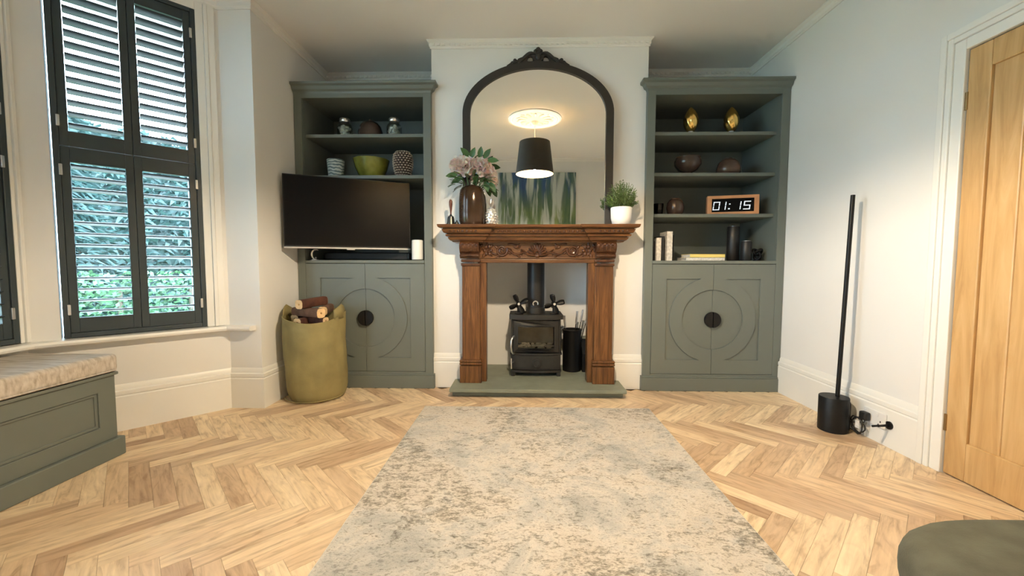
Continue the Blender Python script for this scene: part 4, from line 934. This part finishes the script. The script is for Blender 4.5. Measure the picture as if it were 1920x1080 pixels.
book('hardback_book', 'black book between two white-spined books on the right counter', 1.116, 1.150, 0.09, 0.25, CZ, CZ+0.20, 'book_dark', 'book_white', 'x', 'standing books')
book('hardback_book', 'tall white-spined book standing right of the black books', 1.168, 1.215, 0.09, 0.26, CZ, CZ+0.238, 'book_white', 'book_grey', 'x', 'standing books')
book('hardback_book', 'thin black book at the end of the standing books', 1.216, 1.236, 0.12, 0.26, CZ, CZ+0.21, 'book_dark', 'book_white', 'x', 'standing books')
book('hardback_book', 'thin black book leaning beside the leftmost white-spined book', 1.045, 1.072, 0.08, 0.22, CZ, CZ+0.16, 'book_dark', 'book_white', 'x', 'standing books')
book('paperback_book', 'grey-white book lying flat under the yellow book', 1.312, 1.618, 0.05, 0.25, CZ, CZ+0.026, 'book_white', 'book_grey', 'z', 'flat stacked books')
book('paperback_book', 'yellow book lying on top of the grey-white book', 1.344, 1.622, 0.055, 0.245, CZ+0.0262, CZ+0.054, 'book_yellow', 'book_white', 'z', 'flat stacked books')
def speaker(x, y, r, h, label):
    t = thing('smart_speaker', label, 'speaker', (x, y, CZ), group='dark cylinders on the right counter')
    MB().lathe([(0, 0.004), (r-0.003, 0.004), (r, 0.008), (r, h-0.008), (r-0.005, h), (0, h)], (x, y, CZ), 32).build('body', 'plastic_black', t, smooth=40); MB().lathe([(0, 0.0), (r-0.006, 0.0), (r-0.006, 0.005), (0, 0.005)], (x, y, CZ), 24).build('foot', 'black_metal', t)
    MB().lathe([(r*0.6, h), (r*0.75, h), (r*0.75, h+0.002), (r*0.6, h+0.002)], (x, y, CZ), 24, closed=True).build('button_ring', 'silver_trim', t)
speaker(1.750, 0.19, 0.048, 0.285, 'tall black cylinder speaker on the right counter'); speaker(1.800, 0.08, 0.041, 0.158, 'short dark cylinder speaker in front of the tall one')
t = thing('black_knot', 'small glossy black knot ornament right of the dark speakers', 'ornament', (1.885, 0.07, CZ))
pts = []
for k in range(64):
    a = 2*PI*k/64; pts.append((1.885+0.017*(math.sin(a)+2*math.sin(2*a))*0.8, 0.07+0.014*math.sin(3*a), CZ+0.060+0.018*(math.cos(a)-2*math.cos(2*a))*0.85))
MB().tube(pts, 0.010, 8, closed=True).build('knot', 'screen_black', t, smooth=60); MB().lathe([(0, 0), (0.03, 0), (0.03, 0.008), (0, 0.01)], (1.885, 0.07, CZ), 20).build('base', 'screen_black', t)

# ------------------------------------------------------------------ log bag
BX, BY = -1.555, -0.285
t = thing('log_bag', 'tall olive canvas bag of logs standing by the left cabinet', 'bag', (BX, BY, 0))
def wr(p, a):
    z = p.z; k = 1+0.045*noise.noise(Vector((math.cos(a)*2.2, math.sin(a)*2.2, z*3.2)))+0.05*math.sin(3*a+z*7)*max(0, 0.40-z)+0.034*noise.noise(Vector((math.cos(a)*5, math.sin(a)*5, z*6)))+0.008*noise.noise(Vector((math.cos(a)*12, math.sin(a)*12, z*16)))
    for a0, sl, zc, zw, am, wd in ((-0.45, -1.6, 0.25, 0.16, 0.040, 0.14), (-0.95, -1.2, 0.14, 0.12, 0.034, 0.13), (-1.9, 0.9, 0.16, 0.13, 0.034, 0.16), (-0.15, -0.6, 0.36, 0.16, 0.030, 0.12), (-1.35, 0.5, 0.42, 0.12, 0.018, 0.18)):
        da = (a-(a0+sl*(z-zc))+PI) % (2*PI)-PI; k += am*math.exp(-(da/wd)**2-((z-zc)/zw)**2)
    dz = 0.014*math.sin(2*a+0.6)*(z/0.62) + (0.03*math.sin(a) if z > 0.55 else 0)
    lean = (-0.018+0.03*z)*-1
    return Vector((BX+(p.x-BX)*k+lean*0.4, BY+(p.y-BY)*k, z+dz if z > 0.02 else z))
prof = [(0.0, 0.002), (0.150, 0.0), (0.176, 0.004), (0.192, 0.022), (0.203, 0.06)]+[(0.207+0.010*min(1, k/8), 0.09+k*0.027) for k in range(18)]+[(0.216, 0.58), (0.216, 0.622), (0.211, 0.624), (0.209, 0.58), (0.206, 0.40), (0.20, 0.1), (0.0, 0.03)]
MB().lathe(prof, (BX, BY, 0), 72, sy=0.92, fn=wr).build('body', 'canvas_bag', t, smooth=60)
b = MB()
for s, zt in ((-1, 0.70), (1, 0.705)):
    pts = []
    vs = []; fs = []
    for k in range(7):
        a = (PI if s < 0 else 0)+(-0.42+0.84*k/6)-0.05*s; r = 0.214
        for (rr, z) in ((r, 0.60), (r-0.004, zt-0.012*abs(k-3)**1.1)): vs.append((BX+rr*math.cos(a), BY+rr*0.92*math.sin(a), z))
    for k in range(6): fs.append((k*2, k*2+2, k*2+3, k*2+1))
    o = MB().add(vs, fs).build('side_flap', 'canvas_bag', t, smooth=60); md = o.modifiers.new('thick', 'SOLIDIFY'); md.thickness = 0.006
MB().tube([(BX+0.211*math.cos(a), BY+0.195*math.sin(a), 0.030+0.012*math.sin(a*1.0)) for a in [PI*1.15+k*0.8*PI/20 for k in range(21)]], 0.003, 5).build('base_seam', 'canvas_bag', t, smooth=60)
def log(p0, p1, r, label, bark='log_bark', rollz=0.3):
    p0, p1 = Vector(p0), Vector(p1); d = (p1-p0).normalized(); u = d.cross(Vector((0, 0, 1))).normalized(); v = u.cross(d)
    t = thing('fire_log', label, 'log', p0, group='pressed logs in the bag')
    def ring_(c, rr, n): return [c+u*rr*math.cos(2*PI*(k+rollz)/n)+v*rr*math.sin(2*PI*(k+rollz)/n) for k in range(n)]
    b = MB(); n = 16
    def oct_(c): return [c+(u*math.cos(2*PI*(k)/n)+v*math.sin(2*PI*(k)/n))*r*(1.0-0.09*math.cos(4*2*PI*k/n)) for k in range(n)]
    b.add(oct_(p0)+oct_(p1), [(k, (k+1) % n, n+(k+1) % n, n+k) for k in range(n)]); b.build('bark', bark, t, smooth=40)
    for c, e in ((p0, -d), (p1, d)):
        b = MB(); o_ = [q+e*0.001 for q in oct_(c)]; i_ = [q+e*0.001 for q in ring_(c, r*0.22, n)]; k_ = [q-e*0.05 for q in ring_(c, r*0.20, n)]
        b.add(o_+i_+k_, [(k, (k+1) % n, n+(k+1) % n, n+k) for k in range(n)]+[(n+k, n+(k+1) % n, 2*n+(k+1) % n, 2*n+k) for k in range(n)]+[tuple(2*n+k for k in range(n))]); b.build('cut_end', 'log_end', t)
log((-1.590, -0.43, 0.712), (-1.520, -0.20, 0.722), 0.035, 'dark log on top of the pile with pale holed end')
log((-1.435, -0.425, 0.650), (-1.690, -0.30, 0.648), 0.036, 'paler brown log lying across the middle of the bag', 'log_mid')
log((-1.470, -0.33, 0.655), (-1.52, -0.12, 0.66), 0.034, 'log behind the middle log with pale end', 'log_mid')
log((-1.600, -0.440, 0.582), (-1.545, -0.20, 0.585), 0.033, 'low log at the front rim with pale holed end')
log((-1.415, -0.40, 0.592), (-1.60, -0.33, 0.588), 0.028, 'low dark log at the right rim of the bag')
log((-1.675, -0.34, 0.600), (-1.668, -0.16, 0.65), 0.030, 'log propped against the left side of the bag')

# ------------------------------------------------------------------ window seat
t = thing('bay_bench', 'grey-green panelled bench built into the bay under the window', 'bench', (-2.37, -1.9, 0)); xb = C1.x+0.03; xf = -2.130; ye, yn = -1.235, -2.56
MB().box(xb, xf, yn, ye, 0.0, 0.425).build('body', 'sage_paint', t, bevel=0.003)
MB().prism([[(xb, yn-0.02), (xf+0.034, yn-0.02), (xf+0.034, ye+0.02), (xb+0.02, ye+0.02), (xb, ye)]], 0.0, 0.098, fn=lambda u, v, w: (u, v, w)).build('plinth', 'sage_paint', t, bevel=0.006)
b = MB(); x0, x1 = xf-0.002, xf+0.012
fr = [(yn, 0.098), (ye, 0.098), (ye, 0.425), (yn, 0.425)]
ho = []
n = 2; seg = (ye-yn-0.085*3)/2
for k in range(2): ya = yn+0.085+k*(seg+0.085); ho.append([(ya, 0.175), (ya, 0.352), (ya+seg, 0.352), (ya+seg, 0.175)])
MB().prism([fr]+ho, x0, x1, fn=lambda u, v, w: (w, u, v)).build('front_frame', 'sage_paint', t, bevel=0.003)
for k in range(2):
    ya = yn+0.085+k*(seg+0.085); q = 0.014
    b = MB(); b.prism([[(ya, 0.175), (ya+seg, 0.175), (ya+seg, 0.352), (ya, 0.352)], [(ya+q, 0.175+q), (ya+q, 0.352-q), (ya+seg-q, 0.352-q), (ya+seg-q, 0.175+q)]], x0, x0+0.008, fn=lambda u, v, w: (w, u, v)); b.build('panel_moulding', 'sage_paint', t, bevel=0.003)
MB().box(xb, xf+0.022, yn, ye+0.012, 0.4255, 0.441).build('seat_board', 'sage_paint', t, bevel=0.004)
t = thing('seat_cushion', 'beige woven cushion on the bench in the bay', 'cushion', (-2.37, -1.9, 0.4415))
b = MB().box(xb+0.005, xf+0.026, yn, ye+0.014, 0.4415, 0.535); o = b.build('pad', 'cushion_stripe', t, bevel=0.022, smooth=40); o.modifiers['edge'].segments = 4
MB().tube([(xf+0.026, y, 0.452) for y in (yn+0.02, ye-0.005)], 0.004, 6).build('piping', 'cushion_stripe', t, smooth=60)

# ------------------------------------------------------------------ rug
t = thing('area_rug', 'large distressed beige and grey rug in front of the hearth', 'rug', (0.095, -1.7, 0))
b = MB().box(-0.682, 0.872, -2.85, -0.487, 0.0005, 0.011); b.build('pile', 'rug_pile', t, bevel=0.004)
b = MB(); b.tube([(-0.680, -2.848, 0.006), (-0.680, -0.489, 0.006), (0.870, -0.489, 0.006), (0.870, -2.848, 0.006)], 0.0045, 6, closed=True); b.build('binding', 'book_white', t, smooth=60)

# ------------------------------------------------------------------ floor lamp, cord, socket, door stop
LX, LY = 1.885, -0.790
t = thing('floor_lamp', 'slim black stick floor lamp on a cylinder base by the right wall', 'lamp', (LX, LY, 0))
MB().lathe([(0, 0.0), (0.073, 0.0), (0.076, 0.003), (0.076, 0.205), (0.074, 0.208), (0, 0.208)], (LX, LY, 0), 40).build('base', 'black_metal', t, smooth=40)
MB().box(LX+0.050, LX+0.090, LY-0.03, LY+0.03, 0.0, 0.185).build('transformer_box', 'black_metal', t, bevel=0.018)
MB().tube([(LX+0.020, LY, 0.205), (LX+0.056, LY+0.005, 1.412)], 0.0115, 16).build('pole', 'black_metal', t, smooth=40)
MB().tube([(LX+0.030, LY+0.004, 0.25), (LX+0.064, LY+0.009, 1.40)], 0.005, 8).build('diffuser', 'plastic_black', t, smooth=60)
t = thing('power_cord', 'coiled black power cord between lamp base and wall socket', 'cord', (1.95, -0.87, 0))
pts = [(LX+0.085, LY-0.01, 0.02), (LX+0.10, LY-0.05, 0.012)]
for k in range(34):
    a = k*2*PI/11; pts.append((1.970+0.010*math.sin(k*0.7), -0.865+0.046*math.cos(a)-0.006*math.sin(k), 0.062+0.048*math.sin(a)+0.003*math.cos(k*1.3)))
pts += [(1.985, -0.895, 0.09), (1.980, -0.900, 0.11)]
MB().tube(pts, 0.0035, 6).build('cable', 'plastic_black', t, smooth=60)
MB().box(1.962, 1.997, -0.925, -0.875, 0.105, 0.155).build('plug', 'plastic_black', t, bevel=0.01)
tg = MB().box(1.955, 1.957, -0.895, -0.865, 0.05, 0.095).build('paper_tag', 'book_white', t)
t = thing('wall_socket', 'white double wall socket on the skirting board', 'socket', (2.007, -0.94, 0.135))
MB().box(1.998, 2.009, -1.013, -0.867, 0.092, 0.178).build('plate', 'plastic_white', t, bevel=0.004)
for y in (-0.90, -0.98):
    MB().box(1.996, 1.999, y+0.012, y+0.026, 0.148, 0.166).build('switch', 'plastic_white', t, bevel=0.001)
MB().box(1.9972, 1.999, -0.984, -0.978, 0.120, 0.130).box(1.9972, 1.999, -0.996, -0.990, 0.106, 0.111).box(1.9972, 1.999, -0.972, -0.966, 0.106, 0.111).build('pin_holes', 'plastic_black', t)
t = thing('door_stop', 'black rod door stop with round rose on the skirting board', 'door stop', (2.008, -1.028, 0.125))
MB().cyl((2.008, -1.028, 0.125), (2.000, -1.028, 0.125), 0.022, 20).build('rose', 'black_metal', t, smooth=40)
MB().tube([(2.0, -1.028, 0.125), (1.955, -1.028, 0.122), (1.945, -1.028, 0.122)], [0.008, 0.006, 0.008], 10).tube([(1.946, -1.028, 0.122), (1.915, -1.028, 0.120)], 0.006, 10).build('rod', 'black_metal', t, smooth=40)

# ------------------------------------------------------------------ footstool at the near right
FXc, FYc, hx_, hy_ = 1.215, -2.68, 0.44, 0.385
t = thing('footstool', 'dark grey-green upholstered footstool at the bottom right corner', 'footstool', (FXc, FYc, 0))
def sq(a, n=4.2):
    c, s = math.cos(a), math.sin(a); k = (abs(c)**n+abs(s)**n)**(-1/n); return c*k, s*k
b = MB(); prof = [(0.0, 0.24), (0.86, 0.242), (0.905, 0.25), (0.95, 0.275), (0.985, 0.31), (1.0, 0.345), (0.998, 0.372), (0.985, 0.395), (0.955, 0.411), (0.90, 0.419), (0.6, 0.423), (0.0, 0.424)]
vs = []; fs = []; n = 72
for i in range(n):
    cx_, cy_ = sq(2*PI*i/n)
    for (r, z) in prof: vs.append((FXc+cx_*hx_*r, FYc+cy_*hy_*r, z))
k_ = len(prof)
for i in range(n):
    j = (i+1) % n
    for k in range(k_-1): fs.append((i*k_+k, j*k_+k, j*k_+k+1, i*k_+k+1))
b.add(vs, fs); b.build('cushion', 'footstool_fabric', t, smooth=70)
MB().box(FXc-0.36, FXc+0.36, FYc-0.31, FYc+0.31, 0.205, 0.245).build('base_frame', 'plastic_black', t, bevel=0.01)
for sx in (-1, 1):
    for sy in (-1, 1): MB().cyl((FXc+sx*0.33, FYc+sy*0.27, 0.0), (FXc+sx*0.32, FYc+sy*0.265, 0.21), 0.014, 14, r1=0.022).build('leg', 'plastic_black', t, smooth=40)

# ------------------------------------------------------------------ pendant, ceiling rose, painting (seen in the mirror)
LXp, LYp = 0.135, -1.80
t = thing('ceiling_rose', 'white plaster ceiling rose above the pendant, seen in the mirror', 'ceiling rose', (LXp, LYp, H))
MB().lathe([(0.0, H), (0.315, H), (0.315, H-0.012), (0.295, H-0.022), (0.275, H-0.018), (0.262, H-0.026), (0.25, H-0.012), (0.20, H-0.010), (0.12, H-0.014), (0.05, H-0.035), (0.0, H-0.04)], (LXp, LYp, 0), 64).build('disc', 'plaster_white', t, smooth=30)
b = MB()
for k in range(12):
    a = 2*PI*k/12; M = Matrix.Rotation(a, 4, 'Z'); b.ball((LXp+0.15*math.cos(a), LYp+0.15*math.sin(a), H-0.016), 0.055, 0.022, 0.014, 8, 6, M)
    M2 = Matrix.Rotation(a+0.26+0.6, 4, 'Z'); b.ball((LXp+0.205*math.cos(a+0.26), LYp+0.205*math.sin(a+0.26), H-0.014), 0.03, 0.014, 0.010, 8, 6, M2)
b.build('acanthus', 'plaster_white', t, smooth=60)
t = thing('pendant_lamp', 'dark drum pendant lamp with glowing lining, seen in the mirror', 'lamp', (LXp, LYp, H-0.04))
zt, zb = 2.462, 2.085; rt_, rb_ = 0.182, 0.228; ZBULB = 2.175
MB().lathe([(rb_, zb), (rt_, zt), (rt_-0.003, zt), (rb_-0.003, zb)], (LXp, LYp, 0), 64, closed=True).build('shade', 'shade_outer', t, smooth=40)
MB().lathe([(rb_-0.0035, zb), (rt_-0.0035, zt), (rt_-0.0045, zt), (rb_-0.0045, zb)], (LXp, LYp, 0), 64, closed=True).build('lining', 'shade_lining', t, smooth=40)
MB().cyl((LXp, LYp, 2.30), (LXp, LYp, H-0.075), 0.004, 8).build('cord', 'plastic_white', t, smooth=60)
MB().lathe([(0, H-0.085), (0.02, H-0.08), (0.045, H-0.045), (0.045, H-0.04), (0, H-0.038)], (LXp, LYp, 0), 24).build('ceiling_cup', 'plastic_white', t, smooth=40)
MB().lathe([(0, 2.222), (0.016, 2.222), (0.018, 2.30), (0.010, 2.31), (0, 2.31)], (LXp, LYp, 0), 16).build('lamp_holder', 'plastic_white', t, smooth=40)
MB().lathe([(0.0288, ZBULB+0.004), (0.0293, ZBULB+0.006), (0.0255, ZBULB+0.030), (0.018, ZBULB+0.050), (0.0, ZBULB+0.052)], (LXp, LYp, 0), 24).build('uplight_block', 'plastic_white', t, smooth=40)  # opaque collar added to cut the bulb's light toward the ceiling
b = MB()
for k in range(3): a = 2*PI*k/3; b.cyl((LXp+0.016*math.cos(a), LYp+0.016*math.sin(a), 2.30), (LXp+(rt_-0.005)*math.cos(a), LYp+(rt_-0.005)*math.sin(a), zt-0.02), 0.002, 6)
b.build('spider_frame', 'silver_trim', t)
MB().ball((LXp, LYp, ZBULB), 0.030, 0.030, 0.042, 16, 10).build('bulb', 'bulb_glow', t, smooth=60)
t = thing('abstract_painting', 'abstract canvas of blue and green vertical strokes, seen in the mirror', 'painting', (0.21, YF+0.02, 1.30))
MB().box(-0.41, 0.86, YF+0.001, YF+0.035, 1.20, 2.50).build('canvas', 'painted_canvas', t, bevel=0.003)
MB().box(-0.40, 0.85, YF+0.0005, YF+0.004, 1.21, 2.49).build('stretcher', 'log_mid', t)

# ------------------------------------------------------------------ garden beyond the bay
tag(MB().box(-30, -3.0, -20, 25, -0.7, -0.5).build('garden_ground', 'lawn'), 'green lawn outside the bay window', 'lawn', kind='structure')
tag(MB().box(-5.2, -2.95, -6, 5, -0.52, -0.44).build('bounce_path', 'bounce_stone'), 'pale path added outside the bay to bounce daylight upward', 'path', kind='structure')  # pale strip added to bounce daylight up onto the louvre undersides
def conifer(x, y, h, r, label, seed):
    random.seed(seed); t = thing('conifer_tree', label, 'tree', (x, y, -0.5), group='conifers beyond the bay window')
    MB().cyl((x, y, -0.5), (x, y, h*0.95), 0.11, 10, r1=0.02).build('trunk', 'bark', t, smooth=60); b = MB()
    for k in range(900):
        q = random.random()**0.9; z = -0.3+q*(h+0.2); R_ = r*(1-q)**0.45+0.05; a = random.uniform(0, 2*PI); L = R_*random.uniform(0.8, 1.05); d = Vector((math.cos(a), math.sin(a), 0))
        p0 = Vector((x, y, z+0.1)); tip = p0+d*L+Vector((0, 0, -0.25*L)); s = d.cross(Vector((0, 0, 1)))
        for i in range(12):
            u = 0.45+0.55*i/11; p = p0.lerp(tip, u)+Vector((random.uniform(-.05, .05), random.uniform(-.05, .05), random.uniform(-.05, .05))); e = (d*random.uniform(0.3, 1)+s*random.uniform(-1, 1)+Vector((0, 0, random.uniform(-0.8, 0.2)))).normalized(); ww = e.orthogonal().normalized()*0.024; LL = random.uniform(0.13, 0.26)
            b.add([p-ww, p+ww, p+e*LL], [(0, 1, 2)])
    b.build('foliage', 'conifer_green', t)['kind'] = 'stuff'
for i, d in enumerate(('behind the window at the left picture edge', 'behind the left half of the angled bay window', 'furthest right beyond the angled bay window')):
    conifer(-9.5+2.04*i, 0.2+2.72*i, (3.7, 3.4, 2.7)[i], 0.92, 'drooping conifer '+d, 21+i)
random.seed(31)
t = thing('garden_hedge', 'clipped bright green hedge low behind the angled bay window', 'hedge', (-5.9, 2.5, -0.5)); b = MB()
for k in range(9000):
    u = random.random(); x = -7.9+4.0*u; y = -0.2+5.4*u+random.uniform(-0.25, 0.25); z = -0.45+1.3*random.random()
    e = Vector((random.uniform(-1, 1), random.uniform(-1, 1), random.uniform(-0.3, 1))).normalized(); ww = e.orthogonal().normalized()*0.026; p = Vector((x, y, z)); b.add([p, p+e*0.04+ww, p+e*0.08, p+e*0.04-ww], [(0, 1, 2, 3)])
b.build('foliage', 'hedge_green', t)['kind'] = 'stuff'
b = MB()
for k in range(9): u = k/8; b.cyl((-7.9+4.0*u, -0.2+5.4*u, -0.5), (-7.9+4.0*u, -0.2+5.4*u, 0.6), 0.03, 6)
b.build('branches', 'bark', t)

random.seed(77)
t = thing('tall_hedge', 'tall dark evergreen hedge closing the garden behind the conifers', 'hedge', (-9.6, 5.6, -0.5)); b = MB()
HA, HB = Vector((-14.6, 0.4, 0)), Vector((-5.8, 12.0, 0)); hd = (HB-HA).normalized(); hn = Vector((hd.y, -hd.x, 0))
for k in range(16000):
    u = random.random(); ht = 4.9-1.1*u; p = HA.lerp(HB, u)+hn*(0.26+random.uniform(-0.05, 0.22)); p.z = -0.5+(ht+0.5+0.25*noise.noise(Vector((u*30, 0, 0))))*random.random()
    e = Vector((random.uniform(-1, 1), random.uniform(-1, 1), random.uniform(-1, 0.4))).normalized(); ww = e.orthogonal().normalized()*0.05; b.add([p-ww, p+ww, p+e*random.uniform(0.15, 0.3)], [(0, 1, 2)])
b.build('foliage', 'conifer_green', t)['kind'] = 'stuff'
b = MB()
for k in range(24):
    p, q = HA.lerp(HB, k/24), HA.lerp(HB, (k+1)/24); ht = 4.75-1.1*k/24+0.2*noise.noise(Vector((k*1.3, 2, 0)))
    b.add([p+hn*0.25+Vector((0, 0, -0.5)), q+hn*0.25+Vector((0, 0, -0.5)), q-hn*0.25+Vector((0, 0, -0.5)), p-hn*0.25+Vector((0, 0, -0.5)), p+hn*0.25+Vector((0, 0, ht)), q+hn*0.25+Vector((0, 0, ht)), q-hn*0.25+Vector((0, 0, ht)), p-hn*0.25+Vector((0, 0, ht))], [(0, 1, 5, 4), (1, 2, 6, 5), (2, 3, 7, 6), (3, 0, 4, 7), (4, 5, 6, 7)])
b.build('inner_mass', 'conifer_green', t)
